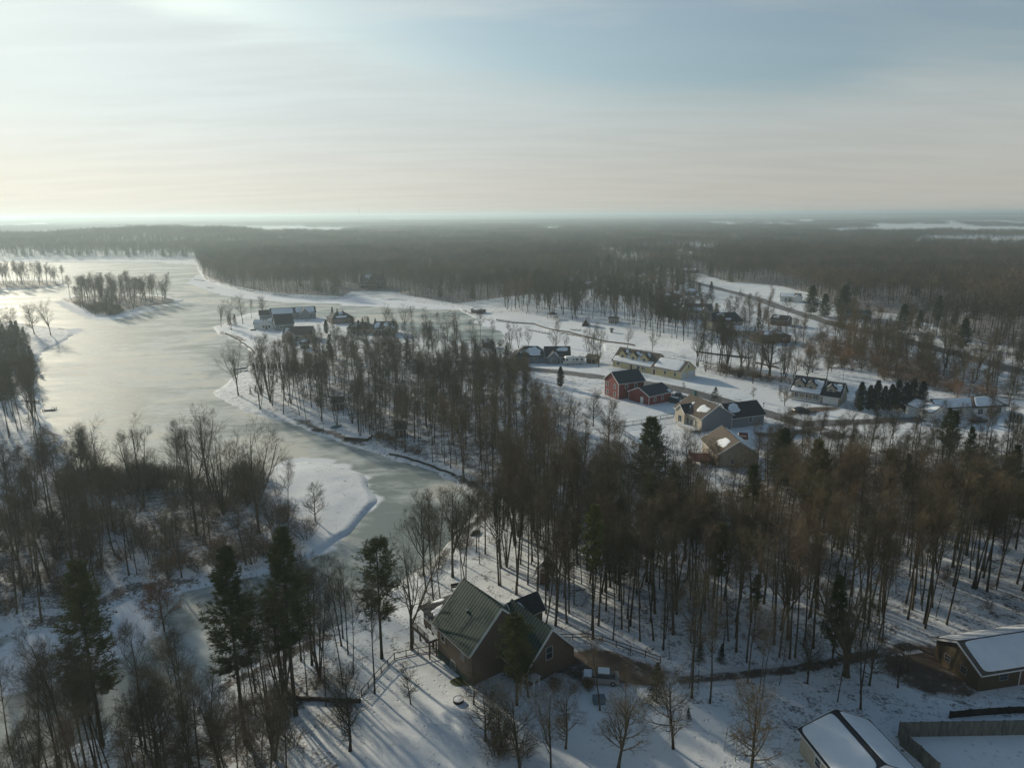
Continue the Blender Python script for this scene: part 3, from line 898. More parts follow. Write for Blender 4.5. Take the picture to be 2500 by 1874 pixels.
add_proto('thin_pine', 21, *pine(103, H=21, bare=.55, R=1.7, r0=.16, per=4), M_BARK, [M_PINE, M_BARK])
add_proto('round_pine', 18, *pine(104, H=18, bare=.38, R=3.3, top=.62, gappy=.35), M_BARK, [M_PINE, M_BARK])
for s in range(2):
    add_proto('spruce', 9, *spruce(110 + s, H=9, R=2.3 + .3 * s), M_BARK, M_SPRUCE)
add_proto('spruce_open', 8, *spruce(113, H=8, R=3.5, step=.55, per=10, dens=8), M_BARK, M_SPRUCE)
for s in range(2):
    add_proto('cedar', 8, *spruce(115 + s, H=8, R=1.3, column=True, per=18, bare=.02, dens=7, w_=.05), M_BARK, M_SPRUCE)
for s in range(3):
    add_proto('shrub', 2.4, *shrub(120 + s), M_BARK, M_BRUSH if s != 1 else M_TWIGR)
for s in range(5):
    add_proto('low_forest', 17, *low_deciduous(130 + s, H=17, c0=.38 + .03 * s, R=3.4 + .3 * s, n=230, tw=.07, L=1.5), M_BARK, M_TWIG if s % 2 else M_TWIGR, parts=False)
for s in range(2):
    tg, cg = spruce(140 + s, H=15, R=3.0, step=1.1, per=7, dens=4, w_=.28, ln=.9)
    add_proto('low_pine', 15, tg, cg, M_BARK, M_PINE, parts=False)
for s in range(2):
    tg, cg = shrub(145 + s, H=2.5, R=2, stems=16, sub=4, tw=4, tww=.05)
    add_proto('low_shrub', 2.5, tg, cg, M_BARK, M_TWIGR, parts=False)
# far blocks of woodland, 60 m square, a few dozen crowns each
for s in range(4):
    rng = np.random.default_rng(150 + s)
    tg, cg = Geo(), Geo()
    for k in range(52):
        a, b = low_deciduous(1000 + s * 100 + k, H=12 + 7 * rng.random(), c0=.30, R=4.4, n=44, tw=.30, L=2.4, trunk_r=.2, limbs=3)
        M = np.eye(4); M[0, 3] = (k % 8 + rng.random()) * 7.6 - 30; M[1, 3] = (k // 8 + rng.random()) * 8.6 - 30
        tg.merge(a, 0, M); cg.merge(b, 0, M)
    add_proto('block', 20, tg, cg, M_BARK, M_TWIG if s % 2 else M_TWIGR, parts=False)

ROAD_OK = 3.8
PLACED = []      # dict(x, y, z, kind, proto, s, rz, label, group, cat, name)
EXCL = []        # (x, y, r) circles kept free of random trees
ZONES = []
LAWNS = []


def tree_at(kind, px, py, top=None, name='bare_tree', label=None, cat='tree', group=None, h=None, lean=0.0, must=True, pi=None, rz=None):
    x, y, z = ground_at(px, py)
    d = math.hypot(x, y)
    if top is not None:
        # height that brings the top to the pixel row `top`
        lo, hi = .5, 40.0
        for _ in range(30):
            m = (lo + hi) / 2
            if project(x, y, z + m)[1] > top: lo = m
            else: hi = m
        h = lo
    pr = PROTO[kind]
    i = (int(abs(px) * 7 + abs(py) * 13)) % len(pr) if pi is None else pi
    p = pr[i]
    hs = h / p['H'] if h else 1.0
    PLACED.append(dict(x=x, y=y, z=z, kind=kind, p=p, s=hs, rz=(px * .37 + py * .11) % 6.28 if rz is None else rz, label=label, group=group, cat=cat, name=name, must=must, lean=lean))


def zone(pts, spacing, mix, hr=(.85, 1.12), label='', litter=.6, group=None, name='bare_tree', seed=0, edge=.0, clear=None, px=True):
    poly = poly_world(pts, .8) if px else np.array(pts, float)
    ZONES.append(dict(poly=poly, spacing=spacing, mix=mix, hr=hr, label=label, litter=litter, group=group, name=name, seed=seed))


def scatter_zone(zn):
    rng = np.random.default_rng(1000 + zn['seed'])
    p = zn['poly']; sp = zn['spacing']
    x0, y0 = p.min(0); x1, y1 = p.max(0)
    gx, gy = np.meshgrid(np.arange(x0, x1, sp), np.arange(y0, y1, sp))
    x = gx.ravel() + (rng.random(gx.size) - .5) * sp * 1.25; y = gy.ravel() + (rng.random(gx.size) - .5) * sp * 1.25
    ok = inside(p, x, y)
    x, y = x[ok], y[ok]
    ok = (land_sd(x, y) > .8) & (road_dist(x, y) > ROAD_OK) & (vnoise(x, y, 17, 44) > .14)
    if zn['mix'][0][0] == 'low_forest': ok &= (vnoise(x, y, 42, 45) > .2)
    for ex, ey, er in EXCL: ok &= np.hypot(x - ex, y - ey) > er
    for lw in LAWNS: ok &= ~inside(lw, x, y)
    x, y = x[ok], y[ok]
    z = height(x, y)
    kinds = [k for k, _ in zn['mix']]; wts = np.array([w_ for _, w_ in zn['mix']], float); wts /= wts.sum()
    ch = rng.choice(len(kinds), len(x), p=wts)
    for i in range(len(x)):
        k = kinds[ch[i]]; pr = PROTO[k]
        PLACED.append(dict(x=x[i], y=y[i], z=z[i], kind=k, p=pr[rng.integers(len(pr))], s=rng.uniform(*zn['hr']) * (.82 + .3 * float(vnoise(x[i], y[i], 45, 71))) * (rng.uniform(.42, .8) if rng.random() < .30 and k == 'forest' else 1), rz=rng.random() * 6.28,
                           label=zn['label'], group=zn['group'], cat='tree', name=zn['name'], must=False, lean=0.0))


# ------------------------------------------------------------------ houses
def face_frame(f, x0, x1, y0, y1):
    if f == 'front': return np.array((x0, y0, 0.)), np.array((1., 0, 0)), np.array((0, -1., 0))
    if f == 'back': return np.array((x1, y1, 0.)), np.array((-1., 0, 0)), np.array((0, 1., 0))
    if f == 'left': return np.array((x0, y1, 0.)), np.array((0, -1., 0)), np.array((-1., 0, 0))
    return np.array((x1, y0, 0.)), np.array((0, 1., 0)), np.array((1., 0, 0))


class House:
    def __init__(self, name, label, cat, A=None, B=None, depth=8, loc=None, rz=None, width=None, dz=0.0, group=None):
        if A is not None:
            ax, ay, az = ground_at(*A); bx, by, bz = ground_at(*B)
            self.rz = math.atan2(by - ay, bx - ax); self.W = math.hypot(bx - ax, by - ay)
            if width: self.W = width
            nx, ny = -math.sin(self.rz), math.cos(self.rz)
            mx, my = (ax + bx) / 2 + nx * depth / 2, (ay + by) / 2 + ny * depth / 2
        else:
            mx, my = loc; self.rz = rz; self.W = width
        self.D = depth
        self.z = float(height(mx, my)) + dz
        self.root = empty(name, (mx, my, self.z), self.rz)
        tag(self.root, label, cat, group)
        EXCL.append((mx, my, math.hypot(self.W, depth) / 2 + 1.0))
        self.rng = np.random.default_rng(int(abs(mx * 13 + my * 7)) + 5)

    def block(self, x0, x1, y0, y1, zw, rise, axis='x', wall=None, roof=None, over=.45, hip=0.0, snow=(), z0=-1.4, trim=True, th=.16, gablemat=None, zbase=None):
        x0_, x1_, y0_, y1_ = x0, x1, y0, y1
        g = Geo()
        V = lambda a, b, z: (a, b, z) if axis == 'x' else (b, a, z)
        if axis == 'y': x0, x1, y0, y1 = y0, y1, x0, x1
        ym = (y0 + y1) / 2
        zb = z0 if zbase is None else zbase
        vs = [V(x0, y0, zb), V(x1, y0, zb), V(x1, y1, zb), V(x0, y1, zb), V(x0, y0, zw), V(x1, y0, zw), V(x1, y1, zw), V(x0, y1, zw)]
        qs = [(0, 1, 5, 4), (1, 2, 6, 5), (2, 3, 7, 6), (3, 0, 4, 7), (3, 2, 1, 0)]
        ts = []
        if hip == 0:
            vs += [V(x0, ym, zw + rise), V(x1, ym, zw + rise)]
            ts = [(4, 7, 8), (6, 5, 9)]
            qs += [(4, 5, 9, 8), (6, 7, 8, 9)]
        else: qs += [(4, 5, 6, 7)]
        vs = [(a, b, c - (.03 if i in (8, 9) else 0)) for i, (a, b, c) in enumerate(vs)]
        g.add(vs, qs, ts)
        wo_ = g.build('wall', [wall], self.root)
        sl = rise / ((y1 - y0) / 2)
        ze = zw - sl * over
        ya, yb = y0 - over, y1 + over; xa, xb = x0 - over * .7, x1 + over * .7
        zr = zw + rise
        hx = hip * (y1 - y0) / 2
        if hip: xa, xb = x0 - over, x1 + over
        up = .04
        gr = Geo()
        ra, rb = xa + (hx + over if hip else 0), xb - (hx + over if hip else 0)
        if hip and rb < ra: ra = rb = (xa + xb) / 2
        quads = {'front': [V(xa, ya, ze + up), V(xb, ya, ze + up), V(rb, ym, zr + up), V(ra, ym, zr + up)],
                 'back': [V(xb, yb, ze + up), V(xa, yb, ze + up), V(ra, ym, zr + up), V(rb, ym, zr + up)]}
        if not hip:
            for k in ('front', 'back'):
                q = quads[k]
                q = q if axis == 'x' else q[::-1]
                p = np.array(q)
                gr.slab(p, th)
            quads = {k: [tuple(np.array(c) + (0, 0, th * 1.05)) for c in q] for k, q in quads.items()}
        else:
            e = [V(xa, ya, ze), V(xb, ya, ze), V(xb, yb, ze), V(xa, yb, ze)]
            t_ = [tuple(np.array(c) + (0, 0, th)) for c in e]
            r_ = [V(ra, ym, zr + th), V(rb, ym, zr + th)]
            vv = e + t_ + r_
            gr.add(vv, [(0, 1, 5, 4), (1, 2, 6, 5), (2, 3, 7, 6), (3, 0, 4, 7), (4, 5, 9, 8), (6, 7, 8, 9), (3, 2, 1, 0)], [(5, 6, 9), (7, 4, 8)])
            quads['front'] = [t_[0], t_[1], r_[1], r_[0]]; quads['back'] = [t_[2], t_[3], r_[0], r_[1]]
            quads['left'] = [t_[3], t_[0], r_[0], r_[0]]; quads['right'] = [t_[1], t_[2], r_[1], r_[1]]
        ro = gr.build('roof', [roof], self.root)
        if trim and not hip:
            gt = Geo()
            for xx in (xa, xb):
                for s_, yy in ((1, ya), (-1, yb)):
                    gt.beam(V(xx + (.03 if xx == xb else -.03), yy, ze + .1), V(xx + (.03 if xx == xb else -.03), ym, zr + .1), .06, .24)
            for yy in (ya - .04, yb + .04):
                gt.beam(V(xa, yy, ze + .08), V(xb, yy, ze + .08), .07, .18)
            gt.build('fascia', [M_WHITE], ro)
        for (side, u0, u1, v0, v1, kind) in snow:
            self.snow(quads[side], u0, u1, v0, v1, kind, ro, axis)
        return wo_, ro, quads

    def snow(self, q, u0, u1, v0, v1, kind, parent, axis='x'):
        q = [np.array(c, float) for c in q]
        S = lambda u, v: (q[0] * (1 - u) + q[1] * u) * (1 - v) + (q[3] * (1 - u) + q[2] * u) * v
        n = np.cross(q[1] - q[0], q[3] - q[0] if np.linalg.norm(q[3] - q[0]) > .01 else q[2] - q[0]); n /= np.linalg.norm(n)
        if n[2] < 0: n = -n
        k = 48; a = np.arange(k) * 2 * math.pi / k
        e = .22 if kind == 'full' else .75
        cu = np.sign(np.cos(a)) * np.abs(np.cos(a)) ** e; cv = np.sign(np.sin(a)) * np.abs(np.sin(a)) ** e
        j = np.zeros(k)
        for h_ in range(2, 9): j += self.rng.normal() * np.sin(h_ * a + self.rng.random() * 6) / h_
        amp = .02 if kind == 'full' else .22
        rr = 1 - amp * .6 + amp * j / 1.2
        rr = np.clip(rr, .4, 1.0)
        cu = (u0 + u1) / 2 + (u1 - u0) / 2 * cu * rr; cv = (v0 + v1) / 2 + (v1 - v0) / 2 * cv * rr
        V = []
        for f, off in ((1.0, -.01), (.985, .05), (.93, .09), (.5, .11)):
            for i in range(k):
                u = (u0 + u1) / 2 + (cu[i] - (u0 + u1) / 2) * f; v = (v0 + v1) / 2 + (cv[i] - (v0 + v1) / 2) * f
                V.append(S(u, v) + n * off)
        V.append(S((u0 + u1) / 2, (v0 + v1) / 2) + n * .12)
        Q = [(r * k + i, r * k + (i + 1) % k, (r + 1) * k + (i + 1) % k, (r + 1) * k + i) for r in range(3) for i in range(k)]
        T = [(3 * k + i, 3 * k + (i + 1) % k, 4 * k) for i in range(k)]
        g = Geo(); g.add(V, Q, T); g.build('roof_snow', [M_SNOW], parent, True)

    def _box_on(self, g, o, u, n, a0, a1, z0, z1, d0, d1):
        c = []
        for z in (z0, z1):
            for a, d in ((a0, d0), (a1, d0), (a1, d1), (a0, d1)): c.append(o + u * a + n * d + np.array((0, 0, z)))
        g.add(c, [(0, 3, 2, 1), (4, 5, 6, 7), (0, 1, 5, 4), (1, 2, 6, 5), (2, 3, 7, 6), (3, 0, 4, 7)])

    def window(self, ext, face, a, z, w_=.95, h=1.25, frame=None, bars=1, lit=None, parent=None):
        o, u, n = face_frame(face, *ext)
        frame = frame or M_WHITE
        g = Geo(); b = self._box_on; f = .09
        b(g, o, u, n, a - w_ / 2 - f, a - w_ / 2, z - f, z + h + f, .0, .07)
        b(g, o, u, n, a + w_ / 2, a + w_ / 2 + f, z - f, z + h + f, .0, .07)
        b(g, o, u, n, a - w_ / 2, a + w_ / 2, z - f, z, .0, .09)
        b(g, o, u, n, a - w_ / 2, a + w_ / 2, z + h, z + h + f, .0, .07)
        if bars: b(g, o, u, n, a - w_ / 2, a + w_ / 2, z + h / 2 - .03, z + h / 2 + .03, .0, .055)
        for k in range(1, int(w_ / .9) + (1 if w_ > 1.3 else 0)):
            aa = a - w_ / 2 + w_ * k / (int(w_ / .9) + 1)
            b(g, o, u, n, aa - .03, aa + .03, z, z + h, .0, .05)
        wi = g.build('window', [frame], parent or self.root)
        g = Geo(); b(g, o, u, n, a - w_ / 2, a + w_ / 2, z, z + h, -.03, .025)
        g.build('pane', [lit or M_GLASS], wi)

    def door(self, ext, face, a, z=.15, w_=.95, h=2.05, material=None, name='door', panels=0):
        o, u, n = face_frame(face, *ext)
        g = Geo(); b = self._box_on
        b(g, o, u, n, a - w_ / 2, a + w_ / 2, z, z + h, -.03, .05)
        if panels:
            for k in range(1, panels): b(g, o, u, n, a - w_ / 2, a + w_ / 2, z + h * k / panels - .015, z + h * k / panels + .015, .04, .062)
        d = g.build(name, [material or M_WHITE], self.root)
        g = Geo(); f = .1
        b(g, o, u, n, a - w_ / 2 - f, a - w_ / 2, z, z + h + f, 0, .07)
        b(g, o, u, n, a + w_ / 2, a + w_ / 2 + f, z, z + h + f, 0, .07)
        b(g, o, u, n, a - w_ / 2, a + w_ / 2, z + h, z + h + f, 0, .07)
        g.build('door_frame', [M_WHITE], d)

    def corners(self, x0, x1, y0, y1, zw, w_=.12):
        for x in (x0, x1):
            for y in (y0, y1):
                g = Geo()
                sx, sy = (-.02 if x == x0 else .02), (-.02 if y == y0 else .02)
                xa, xb = (x + sx, x + w_) if x == x0 else (x - w_, x + sx)
                ya, yb = (y + sy, y + w_) if y == y0 else (y - w_, y + sy)
                g.box(xa, xb, ya, yb, -1.0, zw - .05)
                g.build('corner_trim', [M_WHITE], self.root)

    def chimney(self, x, y, z0, z1, w_=.7, material=None):
        g = Geo(); g.box(x - w_ / 2, x + w_ / 2, y - w_ / 2, y + w_ / 2, z0, z1); g.box(x - w_ / 2 - .08, x + w_ / 2 + .08, y - w_ / 2 - .08, y + w_ / 2 + .08, z1, z1 + .12)
        g.box(x - w_ / 4, x + w_ / 4, y - w_ / 4, y + w_ / 4, z1 + .12, z1 + .35)
        g.build('chimney', [material or mat('brick', (.20, .12, .09), .9, var=.35, vscale=6)], self.root)

    def dormer(self, x, yf, z0, w_, zw, rise, depth, wall, roof, snow=True):
        """gabled dormer, its front at y = yf facing -y"""
        g = Geo(); x0, x1 = x - w_ / 2, x + w_ / 2; y1 = yf + depth
        g.add([(x0, yf, z0), (x1, yf, z0), (x1, y1, z0), (x0, y1, z0), (x0, yf, zw), (x1, yf, zw), (x1, y1, zw), (x0, y1, zw), (x, yf, zw + rise - .02), (x, y1, zw + rise - .02)],
              [(0, 1, 5, 4), (1, 2, 6, 5), (2, 3, 7, 6), (3, 0, 4, 7), (3, 2, 1, 0), (5, 6, 9, 8), (7, 4, 8, 9)], [(4, 5, 8), (6, 7, 9)])
        d = g.build('dormer', [wall], self.root)
        g = Geo(); o = .25; s = rise / (w_ / 2)
        ql = [(x0 - o, y1, zw - s * o + .02), (x0 - o, yf - o, zw - s * o + .02), (x, yf - o, zw + rise + .02), (x, y1, zw + rise + .02)]
        qr = [(x1 + o, yf - o, zw - s * o + .02), (x1 + o, y1, zw - s * o + .02), (x, y1, zw + rise + .02), (x, yf - o, zw + rise + .02)]
        g.slab(ql, .1); g.slab(qr, .1); g.build('dormer_roof', [roof], d)
        if snow:
            up = np.array((0, 0, .11))
            for q in (ql, qr): self.snow([np.array(c) + up for c in q], .25, .95, .1, .9, 'blob', d)
        self.window((x0, x1, yf, y1), 'front', w_ / 2, z0 + .45, w_ * .42, min(1.1, zw - z0 - .5), parent=d)
        return d

    def posts(self, pts, z0, z1, r=.07, material=None):
        for x, y in pts:
            g = Geo(); g.box(x - r, x + r, y - r, y + r, z0, z1); g.build('post', [material or M_WHITE], self.root)

    def deck(self, x0, x1, y0, y1, z, material, rail=True, sides='flr', railmat=None, snow=True, railh=1.0):
        g = Geo(); g.box(x0, x1, y0, y1, z - .22, z); d = g.build('deck', [material], self.root)
        if snow:
            g = Geo(); g.box(x0 + .12, x1 - .12, y0 + .12, y1 - .12, z - .01, z + .1); g.build('deck_snow', [M_SNOW], d)
        for (x, y) in ((x0 + .15, y0 + .15), (x1 - .15, y0 + .15), (x0 + .15, y1 - .15), (x1 - .15, y1 - .15)):
            if z > .8:
                g = Geo(); g.box(x - .08, x + .08, y - .08, y + .08, -1.4, z - .22); g.build('post', [material], d)
        if rail:
            g = Geo(); segs = []
            if 'f' in sides: segs.append(((x0, y0), (x1, y0)))
            if 'l' in sides: segs.append(((x0, y0), (x0, y1)))
            if 'r' in sides: segs.append(((x1, y0), (x1, y1)))
            if 'b' in sides: segs.append(((x0, y1), (x1, y1)))
            for (a, b) in segs:
                L = math.hypot(b[0] - a[0], b[1] - a[1])
                g.beam((*a, z + railh), (*b, z + railh), .07, .05); g.beam((*a, z + .14), (*b, z + .14), .05, .04)
                k = max(1, int(L / .22))
                for i in range(k + 1):
                    t = i / k; p = (a[0] + (b[0] - a[0]) * t, a[1] + (b[1] - a[1]) * t)
                    w_ = .045 if i % 8 else .1
                    g.box(p[0] - w_ / 2, p[0] + w_ / 2, p[1] - w_ / 2, p[1] + w_ / 2, z, z + railh)
            g.build('railing', [railmat or material], d)
        return d


# ------------------------------------------------------------------ the houses
W_TAN = siding('tan_siding', (.34, .29, .22)); W_GREY = siding('grey_siding', (.20, .22, .24)); W_BLUE = siding('blue_grey_siding', (.15, .19, .22))
W_RED = siding('red_siding', (.19, .032, .032)); W_YEL = siding('yellow_siding', (.66, .56, .29)); W_WHITE = siding('white_siding', (.68, .68, .66), dark=.85)
W_BRN = siding('brown_siding', (.135, .098, .068)); W_CREAM = siding('cream_siding', (.50, .44, .34)); W_DARK = siding('dark_log_siding', (.07, .055, .045), step=.3)
M_GREENROOF = mat('green_metal_roof', (.012, .034, .028), .7, var=.25, vscale=1.2, spec=.25)
M_LIT = mat('painted_lit_glass', (.30, .22, .12), .1, spec=.8)  # lit look painted into the pane colour, nothing shines behind it
M_TEAL = mat('teal_paint', (.05, .16, .15), .6, var=.3)
M_BROWNDOOR = mat('brown_door', (.13, .07, .045), .6)

# the near house under two steep green metal roofs
D1 = math.atan2(-.81, .59)
h = House('lake_house', 'brown house under two steep green ribbed metal roofs, nearest the camera', 'house', loc=(-4.0, 80.6), rz=D1, width=8.3, depth=8.8, dz=-.1)
m1 = (-4.15, 4.15, -4.4, 4.4)
w1, r1, q1 = h.block(*m1, 5.1, 4.3, wall=W_BRN, roof=M_GREENROOF, over=.5)
m2 = (1.0, 8.8, .4, 8.1)
w2, r2, q2 = h.block(*m2, 3.2, 4.1, wall=W_BRN, roof=M_GREENROOF, over=.5)


def ribs(q, n, parent):
    q = [np.array(c, float) for c in q]; nn = np.cross(q[1] - q[0], q[3] - q[0]); nn /= np.linalg.norm(nn)
    if nn[2] < 0: nn = -nn
    g = Geo()
    for i in range(n + 1):
        u = (i + .15) / (n + .3)
        a = q[0] * (1 - u) + q[1] * u + nn * .015; b = q[3] * (1 - u) + q[2] * u + nn * .015
        g.beam(a, b, .15, .09)
    g.build('roof_ribs', [mat('roof_rib_metal', (.048, .095, .080), .6)], parent)


ribs(q1['front'], 17, r1); ribs(q2['front'], 16, r2); ribs(q1['back'], 17, r1); ribs(q2['back'], 16, r2)
h.block(-.6, 2.2, 3.6, 8.2, 5.6, 1.5, axis='y', wall=W_BRN, roof=M_ASPH, over=.35, snow=[('front', .1, .5, .05, .8, 'blob'), ('back', .55, 1, .0, .9, 'blob')], z0=1)
h.block(-8.4, -4.25, -4.1, .4, 5.0, .7, axis='x', wall=W_BRN, roof=M_ASPH, over=.5, hip=.9, z0=2.3, snow=[('front', .45, .95, .1, .9, 'blob'), ('left', .2, .9, .2, .8, 'blob')])
for aa in (.55, 1.55, 2.55): h.window((-8.4, -4.25, -4.1, .4), 'front', aa + .1, 3.5, .8, 1.1, bars=0)
for aa in (1.0, 2.3, 3.5): h.window((-8.4, -4.25, -4.1, .4), 'left', aa, 3.5, .9, 1.1, bars=0)
g = Geo(); g.box(-6.2, -4.3, -4.16, -4.1, 2.35, 3.35); g.build('white_panel', [M_WHITE], h.root)
h.posts([(-8.2, -3.9), (-6.3, -3.9), (-8.2, .2)], -1.6, 2.3, .11, M_DARKWOOD)
M_TRIMG = mat('grey_window_frame', (.38, .38, .36), .7)
for a_ in (1.5, 6.2): h.window(m1, 'front', a_, 2.9, .85, 1.5, frame=M_TRIMG)
h.window(m1, 'front', 3.9, 0.3, 1.0, 1.0, frame=M_TRIMG)
h.window(m2, 'right', 3.6, 3.3, .95, 1.6, frame=M_TRIMG)
g = Geo(); g.box(-4.18, 4.18, -4.45, -4.4, -1.3, .9); g.build('green_foundation', [mat('green_foundation', (.04, .07, .06), .8, var=.3)], h.root)
g = Geo(); g.tubes(np.array([[(-.2, -2.2, 6.9), (-.2, -2.2, 7.35), (-.2, -2.2, 7.75)]]), np.array([[.11, .11, .11]]), 8); g.box(-.36, -.04, -2.36, -2.04, 7.75, 7.85); g.build('roof_vent', [M_METAL], h.root)
h.deck(-9.2, -4.4, -5.6, -4.25, 2.2, M_TIMBER, sides='fl', snow=True)

# brick-brown outbuilding at the lower right
h = House('farm_building', 'low brown building with a snow-covered roof beside the muddy yard', 'building', loc=(61.9, 77.3), rz=.21, width=14, depth=6.6)
e = (-7, 7, -3.3, 3.3)
W_BOARD = mat('brown_vertical_boards', (.115, .09, .056), .9, col2=(.075, .058, .038), vscale=6, stretch=(4, 4, .2))
h.block(*e, 2.9, 1.7, wall=W_BOARD, roof=M_BROWNSH, over=.6, snow=[('front', .035, .97, .04, .985, 'full'), ('back', .03, .97, .06, .97, 'full')])
M_DULL = mat('dull_window_frame', (.22, .21, .19), .7)
h.window(e, 'left', 2.0, 1.1, .8, .8, frame=M_DULL); h.window(e, 'left', 4.4, 1.1, .8, .8, frame=M_DULL)
h.window(e, 'front', 3.5, 1.2, 1.2, .8, frame=M_DULL); h.door(e, 'front', 6.5, .05, 1, 2.1, M_BROWNDOOR)

h = House('garage_shed', 'pale outbuilding with snow on both slopes and a bare dark ridge, at the bottom edge', 'garage', loc=(34.9, 60.0), rz=-1.41, width=7.4, depth=7.7)
e = (-3.7, 3.7, -3.85, 3.85)
h.block(*e, 2.7, 1.7, wall=W_CREAM, roof=M_ASPH, over=.35, snow=[('front', .01, .99, .03, .90, 'full'), ('back', .01, .99, .03, .965, 'full')])
h.window(e, 'front', 3.2, 1.0, .9, .9); h.door(e, 'front', 5.8, .05, .9, 2.0)
h.door(e, 'right', 3.85, .05, 4.8, 2.1, M_WHITE, 'garage_door', 4)

# grey two-part house with a tan balcony side
h = House('grey_house', 'grey and tan house with brown main roof and dark garage wing', 'house', loc=(57.5, 186.5), rz=.36, width=20, depth=12.3)
m1 = (-10, -.2, -6.15, 6.15)
w1, r1, q1 = h.block(*m1, 3.9, 3.0, axis='y', wall=W_GREY, roof=M_BROWNSH, over=.5, z0=-2.4, snow=[('front', .06, .40, .25, .80, 'blob'), ('front', .6, .68, .5, .7, 'blob'), ('back', .1, .9, .2, .9, 'blob')])
g = Geo(); g.add([(-10.03, -6.17, -2.4), (-10.03, 6.17, -2.4), (-10.03, 6.17, 3.85), (-10.03, -6.17, 3.85)], [(0, 1, 2, 3)]); g.build('tan_front', [W_CREAM], h.root)
m2 = (-.2, 11.0, -5.6, 2.4)
h.block(*m2, 2.9, 2.7, wall=W_GREY, roof=M_ASPH, over=.5, snow=[('front', .08, .42, .28, .97, 'blob'), ('back', .05, .95, .1, .9, 'blob')])
h.window(m2, 'front', 6.6, 1.0, 1.0, 1.3); h.corners(*m2, 2.9); h.corners(*m1, 3.9)
e = (-10.05, -.2, -6.15, 6.15)
h.block(-11.1, -7.0, .2, 4.2, 3.9, 1.7, axis='x', wall=W_CREAM, roof=M_ASPH, over=.35, z0=-2.4, snow=[('front', .5, .9, .3, .8, 'blob')])
for a_, w_ in ((1.0, .8), (8.0, 1.3), (9.9, .7), (6.2, .7)): h.window(e, 'left', a_, 1.0, w_, 1.5)
h.window((-11.1, -7, .2, 4.2), 'left', 2, .8, 1.6, 1.9, bars=0)
h.window((-11.1, -7, .2, 4.2), 'left', 2, -1.9, 1.9, 1.9, bars=0, lit=M_LIT)
h.window(e, 'left', 10.6, -1.8, 1.6, 1.9, bars=0, lit=M_LIT)
h.deck(-13.0, -10.1, -6.0, .1, .6, mat('tan_deck', (.42, .36, .27), .8), sides='flb', railmat=M_WHITE, snow=True)
h.chimney(-4.5, 5.2, 5.5, 8.0, .8, M_TEAL)

h = House('tan_house', 'tan house with one round patch of snow on its brown roof beside a red deck', 'house', loc=(51.1, 155.6), rz=.03, width=9.2, depth=11.5)
e = (-4.6, 4.6, -5.75, 5.75)
h.block(*e, 3.3, 3.0, axis='y', wall=W_TAN, roof=M_BROWNSH, over=.5, snow=[('front', .10, .52, .28, .80, 'blob'), ('back', .02, .98, .02, .93, 'full')])
h.window(e, 'front', 3.4, 1.0, .8, 1.2); h.window(e, 'front', 6.4, 1.0, .8, 1.2); h.window(e, 'left', 8.6, .9, 1.0, 1.3, lit=M_LIT); h.window(e, 'left', 5.6, .9, 1.0, 1.3)
M_RED_DECK = mat('red_brown_deck_boards', (.14, .045, .032), .8, var=.4)
h.deck(-9.2, -4.7, -3.8, 1.6, 1.1, M_RED_DECK, sides='flb', snow=False)
g = Geo()
for k in range(7): g.box(-10.1 - k * .28 - .3, -9.2 - k * .28, -3.4, -1.9, .95 - k * .3, 1.1 - k * .3)
g.beam((-9.2, -3.4, 2.1), (-11.2, -3.4, .3), .07); g.beam((-9.2, -1.9, 2.1), (-11.2, -1.9, .3), .07)
g.build('deck_stairs', [M_RED_DECK], h.root)

h = House('red_house', 'tall two-storey red house with a dark blue roof', 'house', A=(1509, 975), B=(1571, 968), depth=7.6)
W_ = h.W / 2; e = (-W_, W_, -3.8, 3.8)
h.block(*e, 5.3, 2.7, wall=W_RED, roof=mat('blue_black_shingles', (.045, .06, .075), .85, var=.3, vscale=2), over=.45)
for a_ in (1.7, 5.7):
    for z_ in (.8, 3.3): h.window(e, 'left', a_, z_, .95, 1.25)
h.corners(*e, 5.3); h.window(e, 'front', 6.5, 3.3, .9, 1.2); h.window(e, 'front', 3, 3.3, .9, 1.2)
h = House('red_garage', 'low red garage with white door and dark blue roof in front of the red house', 'garage', A=(1584, 989), B=(1638, 978), depth=8.2)
W_ = h.W / 2; e = (-W_, W_, -4.1, 4.1)
h.block(*e, 2.9, 1.9, wall=W_RED, roof=MATS['blue_black_shingles'], over=.4, snow=[('back', .5, 1, .1, .8, 'blob'), ('front', .83, .99, .02, .3, 'blob')])
h.window(e, 'front', 2.7, 1.0, .8, 1.1); h.window(e, 'front', 6.2, 1.0, .8, 1.1); h.door(e, 'left', 5.4, .05, .95, 2.05); h.corners(*e, 2.9)
h.door(e, 'right', 4.1, .05, 4.9, 2.2, M_WHITE, 'garage_door', 4)

# yellow house with three dormers and its garage
h = House('yellow_house', 'yellow house with three snowy dormers and a long porch, joined to a yellow garage', 'house', A=(1496, 894), B=(1665, 926), depth=9)
rz = h.rz; W_ = h.W / 2
mx1 = -W_ + h.W * .60
e1 = (-W_, mx1, -2.2, 4.6)
yroof = M_BROWNSH
w1, r1, q1 = h.block(-W_, mx1, -4.5, 4.6, 2.6, 4.1, wall=W_YEL, roof=yroof, over=.5, snow=[('front', .01, .99, .01, .40, 'full'), ('front', .14, .80, .3, .80, 'blob')])
h.posts([(-W_ + .3 + k * (mx1 + W_ - .6) / 5, -4.75) for k in range(6)], -1, 2.35, .08)
for a_ in (2.5, 12.0, 14.2): h.window((-W_, mx1, -4.5, 4.6), 'front', a_, .9, 1.3, 1.2)
h.door((-W_, mx1, -4.5, 4.6), 'front', 8.8, .05, .95, 2.05, M_BROWNDOOR)
L1 = mx1 + W_
